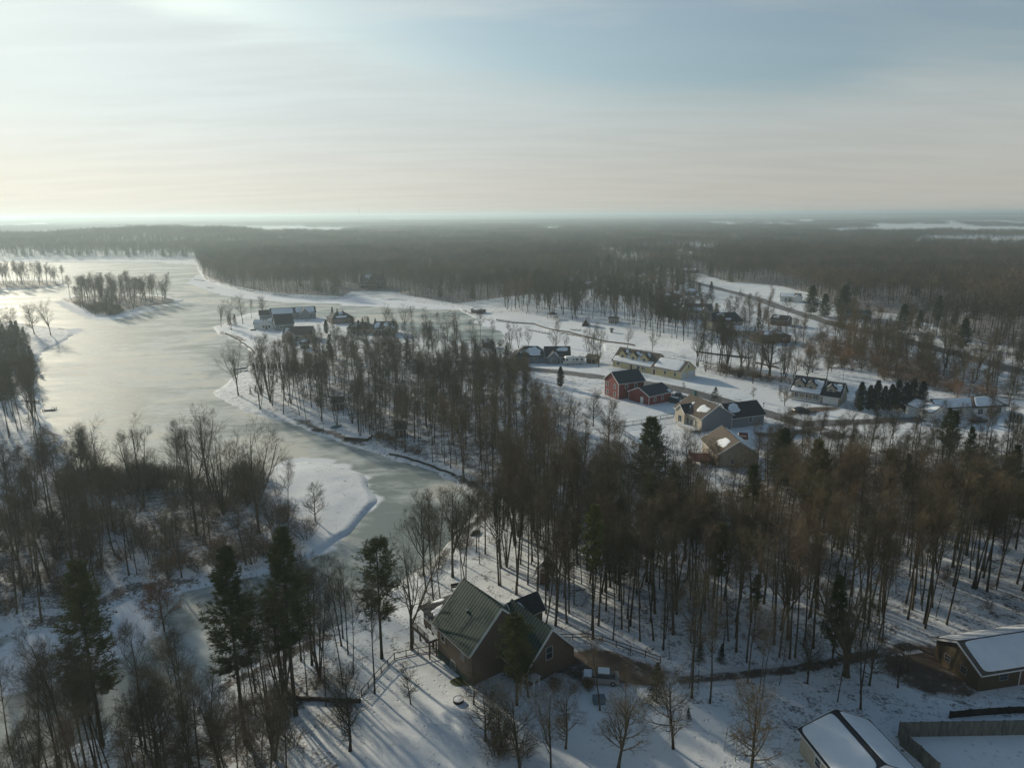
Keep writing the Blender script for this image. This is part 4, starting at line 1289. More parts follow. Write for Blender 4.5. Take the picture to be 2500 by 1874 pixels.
for k in (.20, .47, .74): h.dormer(-W_ + L1 * k, -3.5, 3.2, 3.0, 5.3, 1.35, 3.9, W_YEL, yroof)
h.window((-W_, mx1, -4.5, 4.6), 'right', 4.5, 3.9, .9, 1.3)
m2 = (mx1, W_, -5.2, 3.6)
h.block(*m2, 2.9, 2.9, wall=W_YEL, roof=yroof, over=.45, snow=[('front', .07, .90, .06, .97, 'full')])
h.window(m2, 'front', (W_ - mx1) * .46, 1.0, .9, 1.2); h.window(m2, 'front', (W_ - mx1) * .80, 1.0, .9, 1.2); h.door(m2, 'front', 1.0, .05, .9, 2.0, M_BROWNDOOR)
h.window(m2, 'right', 4.4, 3.6, .8, 1.1); h.door(m2, 'right', 6.1, .05, 4.3, 2.3, mat('pale_garage_door', (.58, .60, .62), .6), 'garage_door', 4); h.door(m2, 'right', 1.9, .05, 2.4, 2.3, MATS['pale_garage_door'], 'garage_door', 4)
h.corners(*m2, 2.9)

h = House('blue_grey_house', 'blue-grey house with snowy hipped roof next to the parked motorhome', 'house', A=(1258, 888), B=(1392, 886), depth=10)
W_ = h.W / 2
h.block(-W_, 2.0, -3.5, 6, 2.9, 3.0, wall=W_BLUE, roof=M_ASPH, over=.5, hip=.8, snow=[('front', .25, .95, .1, .95, 'blob'), ('front', .05, .3, .3, .7, 'blob'), ('right', .1, .8, .1, .9, 'blob')])
h.block(1.0, W_, -4.4, 5, 2.9, 3.0, wall=W_BLUE, roof=M_ASPH, over=.5, snow=[('front', .45, .95, .5, .9, 'blob')])
h.block(2.0, 6.4, -6.4, .5, 2.8, 2.1, axis='y', wall=W_BLUE, roof=M_ASPH, over=.35, snow=[('back', .1, .9, .1, .8, 'blob')])
h.window((2, 6.4, -6.4, .5), 'front', 2.2, .8, 1.8, 1.4); h.window((-W_, 2, -3.5, 6), 'front', 3.4, .9, 1.3, 1.3); h.window((-W_, 2, -3.5, 6), 'front', 8, .9, 1.3, 1.3)
h.posts([(7.0, -6), (W_ - .3, -6)], -.5, 2.7, .09); h.window((1, W_, -4.4, 5), 'front', 7.5, .9, 1.3, 1.3)

h = House('porch_house', 'tan house with three gabled dormers, white porch and dark roof beside the cedar row', 'house', A=(1930, 972), B=(2050, 991), depth=8.5)
W_ = h.W / 2; mx1 = -W_ + h.W * .62
h.block(-W_, mx1, -4.25, 4.25, 2.7, 3.9, wall=W_TAN, roof=M_ASPH, over=.5, snow=[('front', .02, .98, .03, .36, 'full'), ('front', .62, .98, .3, .9, 'blob')])
h.posts([(-W_ + .2 + k * (mx1 + W_ - .4) / 4, -4.6) for k in range(5)], -.8, 2.4, .09)
h.deck(-W_ + .1, mx1 - .1, -5.6, -4.35, .35, M_WHITE, sides='fl', snow=False, railh=.85)
for k in (.24, .62): h.dormer(-W_ + (mx1 + W_) * k, -3.5, 3.0, 2.9, 5.0, 1.35, 3.8, W_TAN, M_ASPH)
m2 = (mx1, W_, -4.6, 4.0)
h.block(*m2, 2.7, 3.4, wall=W_TAN, roof=M_ASPH, over=.45, snow=[('front', .5, .95, .35, .9, 'blob')])
h.dormer((mx1 + W_) / 2 - .3, -3.6, 3.0, 2.6, 4.8, 1.2, 3.4, W_TAN, M_ASPH)
h.door(m2, 'front', 2.8, .05, 4.2, 2.2, M_WHITE, 'garage_door', 4)
for a_ in (1.8, 7.4): h.window((-W_, mx1, -4.25, 4.25), 'front', a_, .9, 1.4, 1.2)
h.door((-W_, mx1, -4.25, 4.25), 'front', 4.6, .3, .95, 2.05, M_BROWNDOOR); h.window(m2, 'right', 4, 3.5, .9, 1.2)

h = House('white_ranch_house', 'long low white ranch house with snowy roofs at the right end of the side road', 'house', A=(2262, 1022), B=(2452, 1010), depth=8)
W_ = h.W / 2
h.block(-W_ + 4, 5, -3.5, 4, 2.7, 1.7, wall=W_WHITE, roof=M_BROWNSH, over=.5, snow=[('front', .03, .97, .08, .95, 'full')])
h.block(2.0, W_, -4.4, 4.4, 2.8, 1.9, wall=W_WHITE, roof=M_BROWNSH, over=.5, hip=.7, snow=[('front', .06, .92, .1, .93, 'full')])
m3 = (-W_ - 1.5, -W_ + 4.5, -7.5, 2.5)
h.block(*m3, 2.7, 1.6, axis='y', wall=W_WHITE, roof=M_BROWNSH, over=.4, snow=[('front', .04, .96, .06, .95, 'full'), ('back', .04, .96, .06, .95, 'full')])
h.door(m3, 'front', 3.0, .05, 4.4, 2.2, mat('pale_garage_door', (.58, .60, .62), .6), 'garage_door', 4)
for a_ in (2.2, 5.2, 8.3): h.window((2, W_, -4.4, 4.4), 'front', a_, .7, 1.6, 1.5)
for a_ in (4.5, 7.0): h.window((-W_ + 4, 5, -3.5, 4), 'front', a_, .8, 1.5, 1.3)


def simple_house(name, label, A, B, depth, zw, rise, wall, roof, axis='x', hip=0.0, snow=None, wins=3, cat='house', extra=None, group=None, chim=False, door=True):
    h = House(name, label, cat, A=A, B=B, depth=depth, group=group)
    W_ = h.W / 2; e = (-W_, W_, -depth / 2, depth / 2)
    h.block(*e, zw, rise, axis=axis, wall=wall, roof=roof, over=.45, hip=hip, snow=snow or [])
    for k in range(wins):
        a_ = h.W * (k + .7) / (wins + .4)
        h.window(e, 'front', a_, .9, 1.1, 1.2)
        if zw > 4: h.window(e, 'front', a_, 3.3, 1.0, 1.2)
    h.window(e, 'left', depth * .35, .9, .9, 1.2); h.window(e, 'left', depth * .7, .9, .9, 1.2)
    if door: h.door(e, 'front', h.W * .5 if wins % 2 == 0 else h.W * .36, .05, .95, 2.05, M_BROWNDOOR)
    if chim: h.chimney(W_ * .4, 0, zw + rise * .6, zw + rise + .9)
    if extra: extra(h, W_)
    return h


F_, B_ = 'full', 'blob'
simple_house('village_house', 'cream house with several steep snowy gables below the two dark spruces', (1662, 778), (1738, 780), 10, 4.6, 3.2, W_CREAM, M_BROWNSH, snow=[('front', .05, .95, .05, .5, B_)], wins=3,
             extra=lambda h, W_: (h.block(-W_ - .6, -W_ + 4.2, -7, 1, 4.4, 3.2, axis='y', wall=W_CREAM, roof=M_BROWNSH, over=.35, snow=[('front', .1, .9, .1, .9, B_)]),
                                  h.block(2.2, 6.5, -6.6, 1, 4.2, 2.6, axis='y', wall=W_CREAM, roof=M_ASPH, over=.35, snow=[('back', .1, .9, .1, .9, B_), ('front', .1, .6, .1, .9, B_)])))
simple_house('village_house', 'brown house half hidden behind the cream gabled house', (1632, 772), (1664, 766), 9, 4.2, 2.6, W_BRN, M_ASPH, snow=[('front', .1, .8, .2, .8, B_)], wins=2)
simple_house('village_house', 'tall taupe house with black roof and two snow patches beside the main road', (1738, 808), (1812, 805), 10, 4.8, 3.4, W_TAN, M_ASPH, hip=.35, snow=[('front', .42, .66, .12, .4, B_), ('front', .2, .5, .55, .98, B_)], wins=3)
simple_house('village_house', 'low cream house with fully snowed roof in front of the tall taupe house', (1772, 819), (1842, 822), 8, 2.7, 1.6, W_CREAM, M_BROWNSH, snow=[('front', .02, .98, .03, .97, F_)], wins=3)
simple_house('village_house', 'brown bungalow with patchy snow on its roof among bare trees left of the main road', (1858, 838), (1930, 836), 9, 2.8, 1.7, W_BRN, M_BROWNSH, hip=.8, snow=[('front', .05, .5, .3, .95, B_), ('front', .6, .9, .4, .9, B_)], wins=3)
simple_house('roadside_cottage', 'small white cottage with snowy roof on the far side of the main road', (1904, 735), (1952, 738), 8, 3.0, 2.0, W_WHITE, M_BROWNSH, snow=[('front', .02, .7, .03, .97, F_)], wins=2,
             extra=lambda h, W_: h.block(2, 7, -6, 0, 2.8, 1.7, axis='y', wall=W_WHITE, roof=M_BROWNSH, over=.35, snow=[('front', .05, .95, .05, .95, F_), ('back', .05, .95, .05, .95, F_)]))
simple_house('village_house', 'wide brown bungalow with low snowy hipped roof left of the two dark spruces', (1596, 733), (1660, 735), 11, 2.8, 2.3, W_BRN, M_BROWNSH, hip=.9, snow=[('front', .2, .75, .15, .75, B_)], wins=4)
simple_house('village_house', 'house with pointed blue-black roof and a round snow patch amid the bare trees', (1516, 722), (1562, 722), 10, 3.0, 3.2, W_BLUE, MATS['blue_black_shingles'], axis='y', hip=.5, snow=[('back', .3, .7, .3, .8, B_), ('left', .3, .8, .2, .7, B_)], wins=2)
simple_house('village_house', 'low house with rounded snow-covered roof left of the pointed blue-black roof', (1458, 718), (1512, 719), 10, 2.8, 1.8, W_TAN, M_BROWNSH, hip=.8, snow=[('front', .05, .95, .1, .95, B_)], wins=3)
simple_house('village_house', 'narrow tall white house by the far bend of the street', (1532, 684), (1553, 683), 8, 5.0, 2.2, W_WHITE, M_BROWNSH, axis='y', snow=[('front', .05, .95, .05, .95, F_), ('back', .05, .95, .05, .95, F_)], wins=1)
simple_house('village_house', 'pale grey house with white pyramid roof beside the narrow tall white house', (1554, 688), (1576, 687), 9, 3.4, 2.2, W_WHITE, M_BROWNSH, hip=.95, snow=[('front', .05, .95, .05, .95, B_), ('left', .1, .9, .1, .9, B_)], wins=2)
simple_house('village_house', 'large blue-grey house farthest up the street, near the snowy field', (1600, 641), (1636, 641), 12, 5.0, 3.0, W_BLUE, M_ASPH, snow=[('front', .1, .9, .2, .8, B_)], wins=3)
simple_house('village_house', 'small teal-grey house left of the large blue-grey house near the field', (1572, 641), (1592, 641), 10, 4.4, 2.6, W_BLUE, M_ASPH, axis='y', wins=1)
simple_house('village_house', 'dark house with snowy roof right of the far street, under bare trees', (1668, 666), (1698, 667), 10, 2.8, 1.8, W_BRN, M_BROWNSH, snow=[('front', .05, .95, .1, .95, F_)], wins=2)
simple_house('village_house', 'house with two snow-dusted gables in the wood above the lawn trees', (1400, 704), (1446, 704), 10, 3.2, 2.4, W_BRN, M_BROWNSH, snow=[('front', .05, .4, .1, .9, B_), ('front', .6, .95, .1, .9, B_)], wins=3)
simple_house('woodland_house', 'lone snow-roofed house deep in the grey wood', (1312, 670), (1350, 670), 10, 2.8, 1.8, W_TAN, M_BROWNSH, snow=[('front', .03, .97, .05, .97, F_)], wins=2)
simple_house('village_house', 'small grey house with snowed roof between the dark spruces and the wide bungalow', (1672, 722), (1700, 722), 8, 2.8, 1.8, W_GREY, M_BROWNSH, snow=[('front', .05, .95, .1, .95, F_)], wins=2)
simple_house('village_house', 'brown house with black roof at the near verge of the main road', (1880, 792), (1920, 796), 8, 2.8, 2.0, W_BRN, M_ASPH, snow=[('front', .1, .5, .3, .9, B_)], wins=2)
simple_house('pole_barn', 'long dark teal barn behind the green pines right of the main road', (2066, 778), (2126, 780), 9, 2.9, 1.5, W_BLUE, M_TEAL, snow=[], wins=2, cat='barn')
simple_house('lodge', 'tall dark timber lodge on the wooded bank above the frozen bay', (880, 703), (938, 703), 13, 5.5, 5.0, W_DARK, M_ASPH, snow=[('front', .15, .5, .4, .95, B_)], wins=4, chim=True,
             extra=lambda h, W_: (h.block(-3, 4.5, -9.5, 0, 5.5, 5.2, axis='y', wall=W_DARK, roof=M_ASPH, over=.5, snow=[('front', .2, .6, .3, .9, B_)]), h.deck(-W_, 5, -12, -6.6, 2.6, M_DARKWOOD, sides='flr')))
# houses on the peninsula
simple_house('lakeside_house', 'long blue-grey house with three snowy roof sections on the peninsula', (662, 781), (772, 777), 10, 3.4, 2.8, W_GREY, M_ASPH, snow=[('front', .03, .5, .06, .9, F_), ('front', .55, .97, .1, .92, F_)], wins=6,
             extra=lambda h, W_: (h.block(-W_ - 6, -W_ + 1, -3, 4, 3.0, 2.4, wall=W_GREY, roof=M_ASPH, over=.4), h.block(3.5, 9, -7.5, 0, 3.4, 2.8, axis='y', wall=W_GREY, roof=M_ASPH, over=.4, snow=[('back', .05, .95, .05, .95, F_)])))
simple_house('lakeside_cottage', 'small white cottage whose front gable faces the camera at the peninsula tip', (634, 805), (668, 804), 9, 2.8, 2.0, W_WHITE, M_BROWNSH, axis='y', snow=[('front', .05, .95, .05, .95, F_), ('back', .05, .95, .05, .95, F_)], wins=2,
             extra=lambda h, W_: h.block(-W_ - 4, -W_ + .5, -1, 4.2, 2.6, 1.6, wall=W_WHITE, roof=M_BROWNSH, over=.4, snow=[('front', .05, .95, .05, .95, F_)]))
simple_house('lakeside_house', 'house with a steep bare black roof between the white cottage and the long blue-grey house', (674, 808), (718, 803), 9, 3.2, 4.4, W_GREY, M_ASPH, wins=2)
simple_house('lakeside_house', 'tan twin-gabled house nearest the bare wood on the peninsula', (692, 833), (762, 830), 10, 2.8, 3.2, W_TAN, M_BROWNSH, snow=[('front', .05, .3, .1, .9, B_)], wins=3,
             extra=lambda h, W_: h.block(-W_, -W_ + 6, -8, 0, 2.8, 2.6, axis='y', wall=W_TAN, roof=M_BROWNSH, over=.4, snow=[('front', .2, .9, .1, .9, B_)]))
simple_house('lakeside_house', 'dark hipped house with broad snow patches beside small conifers on the peninsula', (812, 791), (864, 788), 11, 2.9, 2.8, W_BRN, M_ASPH, hip=.7, snow=[('front', .1, .8, .1, .45, B_), ('front', .3, .7, .6, .95, B_)], wins=3)
simple_house('lakeside_house', 'cream house with thin snow on its roof just right of the dark hipped house', (848, 814), (900, 815), 10, 2.8, 2.3, W_CREAM, M_BROWNSH, hip=.5, snow=[('front', .05, .6, .2, .9, B_)], wins=3)
simple_house('lakeside_house', 'house with criss-cross snow patches on its roof right of the cream house', (910, 816), (960, 817), 10, 2.8, 3.0, W_TAN, M_BROWNSH, snow=[('front', .05, .35, .05, .9, B_), ('front', .45, .9, .35, .95, B_)], wins=3,
             extra=lambda h, W_: h.block(1, 6, -7, 0, 2.8, 2.4, axis='y', wall=W_TAN, roof=M_BROWNSH, over=.4, snow=[('front', .1, .9, .1, .9, B_), ('back', .1, .9, .1, .9, B_)]))
simple_house('boat_shed', 'small blue-grey shed in the trees behind the dark hedge on the peninsula', (734, 852), (756, 850), 5, 2.3, 1.4, W_BLUE, M_ASPH, wins=1, cat='shed', snow=[('front', .1, .9, .3, .95, B_)])
simple_house('garden_shed', 'narrow dark brown shed in the central wood by the shore', (967, 1067), (992, 1064), 3.0, 2.4, 1.3, W_DARK, M_ASPH, wins=0, cat='shed', door=True)
simple_house('garden_shed', 'dark shed high in the central wood above the snowy platform', (812, 1002), (838, 1000), 3.6, 2.4, 1.2, W_DARK, M_DARKWOOD, wins=0, cat='shed')
simple_house('garden_shed', 'yellowish timber shed with a brown gable roof in the wood behind the green-roofed house', (1311, 1426), (1340, 1428), 3.2, 2.0, 1.2, mat('yellow_timber', (.30, .22, .11), .9, var=.3, stretch=(5, 5, .3)), M_BROWNSH, axis='y', snow=[('front', .3, .95, .2, .9, B_)], wins=0, cat='shed')
simple_house('garden_shed', 'tan box-shaped shed on the lawn between the bare tree groups', (1486, 789), (1508, 789), 4, 2.2, .9, W_TAN, M_BROWNSH, wins=1, cat='shed')
simple_house('play_hut', 'steep little A-frame hut beside the channel lawn', (1422, 796), (1438, 796), 3.5, .8, 3.2, M_DARKWOOD, M_DARKWOOD, axis='y', wins=0, cat='hut', snow=[('back', .2, .9, .2, .9, B_)], door=False)
simple_house('bird_blind', 'tiny square white-framed hut alone on the snow by the channel', (1490, 812), (1496, 812), 1.3, 1.8, .3, M_WHITE, M_ASPH, wins=0, cat='hut', door=True)
simple_house('garden_shed', 'brown shed behind the bare clump right of the motorhome', (1431, 886), (1452, 888), 3.5, 2.3, 1.0, W_BRN, M_BROWNSH, wins=0, cat='shed')
simple_house('wood_shed', 'little tan shed with reddish roof in the snow behind the round-patched roof', (1806, 1083), (1822, 1084), 2.2, 1.6, .9, W_CREAM, mat('red_brown_roof', (.14, .05, .04), .8), wins=0, cat='shed')
simple_house('boat_house', 'low dark boathouse with snow on top on the far channel bank', (1150, 764), (1172, 766), 5, 1.9, .5, W_DARK, M_ASPH, wins=0, cat='boathouse', snow=[('front', .1, .9, .1, .9, B_)])
simple_house('garden_shed', 'brown open shed at the near channel bank beside the row of small conifers', (1178, 848), (1202, 848), 3.5, 2.1, .8, W_BRN, M_BROWNSH, wins=0, cat='shed', snow=[('front', .1, .9, .1, .9, B_)])


# ------------------------------------------------------------------ vehicles
def wheel_set(root, xs, ys, r=.33, wd=.22):
    for x in xs:
        for y in ys:
            s = 1 if y > 0 else -1
            g = Geo(); g.tubes(np.array([[(x, y - wd / 2 * s, r), (x, y + wd / 2 * s, r)]], float), np.array([[r, r]]), 18)
            a = np.arange(18) * 2 * math.pi / 18
            for yy in (y - wd / 2 * s, y + wd / 2 * s):
                g.add([(x, yy, r)] + [(x + r * math.cos(t), yy, r + r * math.sin(t)) for t in a], None, [(0, 1 + i, 1 + (i + 1) % 18) for i in range(18)])
            wh = g.build('wheel', [M_BLACK], root)
            g = Geo(); yy = y + (wd / 2 + .01) * s
            g.add([(x, yy, r)] + [(x + r * .6 * math.cos(t), yy, r + r * .6 * math.sin(t)) for t in a], None, [(0, 1 + i, 1 + (i + 1) % 18) for i in range(18)])
            g.build('rim', [M_METAL], wh)


def hull(g, prof, w0, w1, zc_):
    """extrude a side profile (x, z); the width narrows above zc_"""
    n = len(prof)
    V = []
    for s in (-1, 1):
        for x, z in prof:
            ww = w0 / 2 if z <= zc_ else w0 / 2 - (w0 - w1) / 2 * min(1, (z - zc_) / .5)
            V.append((x, s * ww, z))
    Q = [(i, (i + 1) % n, n + (i + 1) % n, n + i) for i in range(n)]
    g.add(V, Q)
    c = np.mean(prof, 0)
    for s, o in ((-1, 0), (1, n)):
        g.add([(c[0], s * w0 / 2, c[1])] + V[o:o + n], None, [(0, 1 + i, 1 + (i + 1) % n) for i in range(n)])


def car(px, py, rz, label, col=(.4, .4, .42), kind='sedan', snow=True, name='parked_car', cat='car'):
    x, y, z = ground_at(px, py)
    root = empty(name, (x, y, float(height(x, y)) + .05), rz); tag(root, label, cat)
    EXCL.append((x, y, 3.2))
    m = mat('car_paint_%d_%d_%d' % tuple(int(c * 100) for c in col), col, .3, spec=.6, metallic=.2)
    g = Geo()
    if kind == 'sedan':
        pb = [(-2.3, .32), (-2.32, .62), (-2.2, .88), (-1.65, .95), (1.0, .95), (1.95, .82), (2.28, .62), (2.3, .34), (1.8, .24), (-1.8, .24)]
        pc = [(-1.7, .94), (-1.0, 1.38), (-.1, 1.43), (.35, 1.36), (1.1, .94)]
    elif kind == 'pickup':
        pb = [(-2.7, .45), (-2.72, 1.0), (-2.6, 1.12), (-.75, 1.12), (1.4, 1.12), (2.5, 1.05), (2.68, .8), (2.7, .45), (2.1, .35), (-2.1, .35)]
        pc = [(-.75, 1.1), (-.6, 1.78), (.5, 1.8), (1.35, 1.1)]
    else:
        pb = [(-2.3, .36), (-2.34, .8), (-2.25, 1.02), (1.0, 1.02), (2.1, .92), (2.32, .68), (2.34, .38), (1.8, .28), (-1.8, .28)]
        pc = [(-2.2, 1.0), (-1.95, 1.62), (.1, 1.68), (.45, 1.6), (1.15, 1.0)]
    hull(g, pb, 1.82, 1.75, .7); g.build('body', [m], root)
    g = Geo(); hull(g, pc, 1.66, 1.2, .98); c = g.build('cabin', [M_GLASS], root)
    g = Geo(); top = max(p[1] for p in pc); xs = [p[0] for p in pc if p[1] > top - .1]
    g.box(min(xs) - .05, max(xs) + .05, -.62, .62, top - .03, top + .025); g.build('roof_panel', [m], root)
    wheel_set(root, (-1.45, 1.45), (-.82, .82), .33 if kind != 'pickup' else .4)
    for s in (-.62, .62):
        g = Geo(); g.box(pb[6][0] - .06, pb[6][0] + .03, s - .18, s + .18, .58, .72); g.build('headlight', [M_WHITE], root)
        g = Geo(); g.box(pb[0][0] - .04, pb[0][0] + .1, s - .16, s + .16, .6, .76); g.build('taillight', [mat('red_lamp', (.3, .02, .02), .3)], root)
    if snow:
        g = Geo(); g.box(min(xs) - .02, max(xs) + .02, -.56, .56, top + .02, top + .11); g.box(1.15, 2.1, -.7, .7, .9 if kind == 'sedan' else 1.02, 1.0 if kind == 'sedan' else 1.16)
        g.build('roof_snow', [M_SNOW], root)


car(1467, 1662, 3.0, 'pale snow-dusted sedan on the brown driveway behind the green-roofed house', (.30, .28, .25), 'sedan')
car(1652, 984, -.75, 'dark car with snowy roof right of the low red garage, nearest to it', (.05, .05, .06), 'suv')
car(1655, 972, -.75, 'dark pickup truck parked behind the snowy-roofed car by the red garage', (.04, .045, .06), 'pickup', snow=False)
car(1954, 1005, .1, 'dark sedan on the brown driveway of the dormered porch house', (.03, .03, .04), 'sedan', snow=False)
car(2388, 1031, .2, 'black car in front of the long white ranch house', (.02, .022, .025), 'suv', snow=False)
car(1760, 1005, .36, 'dark blue car between the brown roof and the dark garage wing', (.03, .05, .07), 'suv')


def motorhome(px, py, rz):
    x, y, z = ground_at(px, py)
    root = empty('motorhome', (x, y, float(height(x, y)) + .05), rz)
    tag(root, 'white motorhome with dark windows parked by the blue-grey house', 'motorhome'); EXCL.append((x, y, 4.5))
    g = Geo(); hull(g, [(-4.0, .5), (-4.0, 3.0), (-3.85, 3.15), (3.3, 3.15), (3.75, 2.7), (4.05, 1.3), (4.05, .5)], 2.45, 2.4, 2.8); g.build('body', [M_WHITE], root)
    M_WHITE2 = mat('beige_stripe', (.30, .27, .22), .5)
    for s in (-1, 1):
        g = Geo(); yy = s * 1.235
        g.box(-3.9, 3.9, min(yy, yy - .02 * s), max(yy, yy + .015 * s), .95, 1.15); g.build('stripe', [M_WHITE2], root)
        for (a, b) in ((-3.2, -2.4), (-1.4, -.3), (.2, .7), (2.6, 3.5)):
            g = Geo(); g.box(a, b, min(yy - .01, yy + .03 * s), max(yy + .01, yy + .03 * s), 1.7, 2.4); g.build('window', [M_GLASS], root)
    g = Geo(); g.add([(3.72, -1.05, 2.6), (3.72, 1.05, 2.6), (4.03, 1.05, 1.5), (4.03, -1.05, 1.5), (3.80, -1.05, 2.62), (3.80, 1.05, 2.62), (4.09, 1.05, 1.5), (4.09, -1.05, 1.5)],
                     [(0, 1, 2, 3), (4, 5, 6, 7), (0, 1, 5, 4), (2, 3, 7, 6), (1, 2, 6, 5), (3, 0, 4, 7)]); g.build('windscreen', [M_GLASS], root)
    g = Geo(); g.box(-2.6, -1.8, -.4, .4, 3.15, 3.4); g.box(.2, 1.1, -.4, .4, 3.15, 3.4); g.build('roof_unit', [M_WHITE], root)
    g = Geo(); g.box(-3.9, 3.2, -1.1, 1.1, 3.13, 3.2); g.build('roof_snow', [M_SNOW], root)
    wheel_set(root, (-2.4, 2.7), (-1.05, 1.05), .42)


motorhome(1401, 889, 3.3)

zone_later = []
# ------------------------------------------------------------------ open lawns and yards kept free of random trees
for pts in (
    [(1290, 893), (1400, 893), (1480, 903), (1640, 935), (1720, 925), (1850, 948), (1935, 975), (2010, 1000), (1985, 1040), (1880, 1010), (1730, 968), (1480, 925), (1300, 900)],
    [(1400, 1000), (1520, 985), (1640, 990), (1700, 985), (1860, 1020), (1980, 1055), (1900, 1075), (1850, 1120), (1700, 1150), (1590, 1090), (1520, 1090), (1440, 1040)],
    [(2000, 1010), (2100, 1000), (2240, 1015), (2500, 1010), (2520, 1060), (2250, 1060), (2000, 1045)],
    [(1140, 768), (1300, 800), (1480, 840), (1600, 860), (1700, 880), (1750, 870), (1700, 850), (1500, 800), (1250, 765)],
    [(900, 1610), (1000, 1590), (1100, 1600), (1180, 1680), (1440, 1700), (1640, 1700), (1700, 1760), (1850, 1800), (1900, 1900), (850, 1920), (800, 1800), (860, 1700)],
    [(2180, 1790), (2600, 1770), (2700, 1950), (2290, 1900)],
    [(1700, 860), (1800, 862), (1900, 890), (1960, 900), (2080, 905), (2050, 880), (1950, 860), (1850, 850), (1750, 850)],
    [(1740, 700), (1860, 700), (1930, 712), (1960, 740), (1900, 745), (1800, 715)],
    [(1690, 745), (1800, 735), (1900, 765), (1860, 790), (1760, 780), (1700, 765)],
    [(520, 800), (620, 780), (690, 812), (700, 870), (640, 870), (560, 815)],
    [(650, 1165), (690, 1138), (751, 1127), (860, 1140), (925, 1205), (890, 1265), (800, 1340), (740, 1368), (700, 1345), (775, 1290), (735, 1240), (690, 1220)],
    [(2120, 770), (2180, 775), (2230, 800), (2200, 825), (2110, 800)],
):
    LAWNS.append(poly_world(pts, .8))

# ------------------------------------------------------------------ woods
TALL = [('forest', 7), ('forked', 1.4)]
zone([(-300, 1290), (0, 1262), (60, 1238), (150, 1212), (260, 1240), (330, 1320), (310, 1430), (200, 1480), (100, 1512), (-300, 1580)],
     4.0, [('forest', 9), ('clump', 1.0)], (.70, .95), 'tall bare tree on the left part of the brushy spit below the frozen lake', .55, 'tall bare trees on the left of the brushy spit', seed=1)
zone([(260, 1200), (400, 1188), (560, 1186), (640, 1215), (650, 1290), (735, 1315), (690, 1355), (560, 1392), (400, 1412), (310, 1430), (330, 1320)],
     5.6, [('forest', 6), ('bushy', 2), ('clump', 1.0)], (.48, .80), 'bare tree in the brush right of the middle of the spit', .7, 'bare trees in the middle of the brushy spit', seed=31)
zone([(-300, 1880), (60, 1900), (150, 1862), (300, 1806), (480, 1735), (650, 1650), (800, 1560), (860, 1545), (880, 1600), (870, 1660), (820, 1730), (720, 1800), (760, 1890), (700, 2100), (-300, 2100)],
     2.75, [('forest', 9), ('clump', .8), ('yard', .6)], (.66, .94), 'bare tree on the near left bank below the channel', .65, 'bare trees on the near left bank', seed=2)
zone([(860, 1540), (960, 1460), (1060, 1380), (1110, 1345), (1180, 1290), (1230, 1215), (1270, 1230), (1290, 1330), (1260, 1440), (1180, 1470), (1120, 1480), (1020, 1560), (960, 1600), (880, 1620)],
     4.6, [('forest', 6), ('clump', .7), ('vase', .8)], (.68, .9), 'tall bare tree on the snowy slope between the channel and the green-roofed house', .35, 'bare trees on the slope above the channel', seed=3)
zone([(1250, 1300), (1330, 1290), (1480, 1330), (1640, 1370), (1850, 1375), (2000, 1350), (2200, 1345), (2400, 1360), (2700, 1380), (3100, 1480), (2900, 1640), (2600, 1600),
      (2420, 1575), (2300, 1560), (2210, 1568), (2120, 1600), (2040, 1622), (1950, 1640), (1860, 1652), (1760, 1660), (1680, 1665), (1620, 1640), (1530, 1600), (1440, 1572), (1360, 1555), (1300, 1520), (1262, 1470), (1240, 1370)],
     2.6, [('forest', 9), ('forked', .8), ('thin_pine', .10), ('pine', .08)], (.74, .93), 'tall straight bare tree in the dense wood right of the green-roofed house', .42, 'tall bare trees of the dense wood at right', seed=4)
zone([(1655, 1700), (1700, 1690), (1820, 1680), (1960, 1668), (2050, 1690), (2130, 1660), (2230, 1735), (2165, 1780), (2090, 1790), (2000, 1755), (1860, 1745), (1760, 1765), (1700, 1765)],
     3.6, [('forest', 6), ('yard', 1)], (.5, .85), 'slender bare tree between the muddy track and the pale outbuilding', .4, 'bare trees below the muddy track', seed=5)
zone([(700, 975), (820, 932), (950, 922), (1100, 945), (1200, 975), (1280, 1025), (1380, 1090), (1450, 1165), (1500, 1240), (1560, 1300), (1480, 1330), (1330, 1290), (1250, 1290), (1240, 1230), (1200, 1215), (1160, 1196), (1108, 1162), (1056, 1138), (965, 1113), (905, 1093), (880, 1060), (840, 1030), (760, 1000)],
     3.9, [('forest', 8), ('bushy', 2.5), ('forked', 1)], (.66, .90), 'bare tree in the brown central wood between the channel and the red houses', .6, 'bare trees of the central wood', seed=6)
zone([(620, 975), (650, 930), (700, 905), (760, 985), (860, 1030), (930, 1062), (905, 1090), (841, 1074), (781, 1048), (720, 1028), (681, 1014), (636, 1002)], 5.2, [('forest', 5), ('clump', 2)], (.62, .92),
     'bare tree on the snowy bank left of the central wood', .4, 'bare trees on the bank left of the central wood', seed=7)
zone([(700, 868), (830, 862), (960, 852), (1080, 860), (1200, 872), (1290, 905), (1290, 1000), (1200, 970), (1100, 940), (950, 918), (820, 928), (700, 940)], 5.2, [('bushy', 4), ('forest', 4), ('low_pine', .3)], (.55, .82),
     'brown bare tree between the peninsula houses and the central wood', .6, 'bare trees behind the peninsula houses', seed=8)
zone([(146, 731), (175, 724), (260, 720), (400, 723), (438, 730), (430, 738), (360, 745), (320, 757), (290, 768), (240, 770), (210, 758)], 7.4, [('vase', 2), ('forest', 4), ('clump', 1)], (.8, 1.0),
     'bare tree on the small wooded island', .9, 'bare trees on the small island', seed=9)
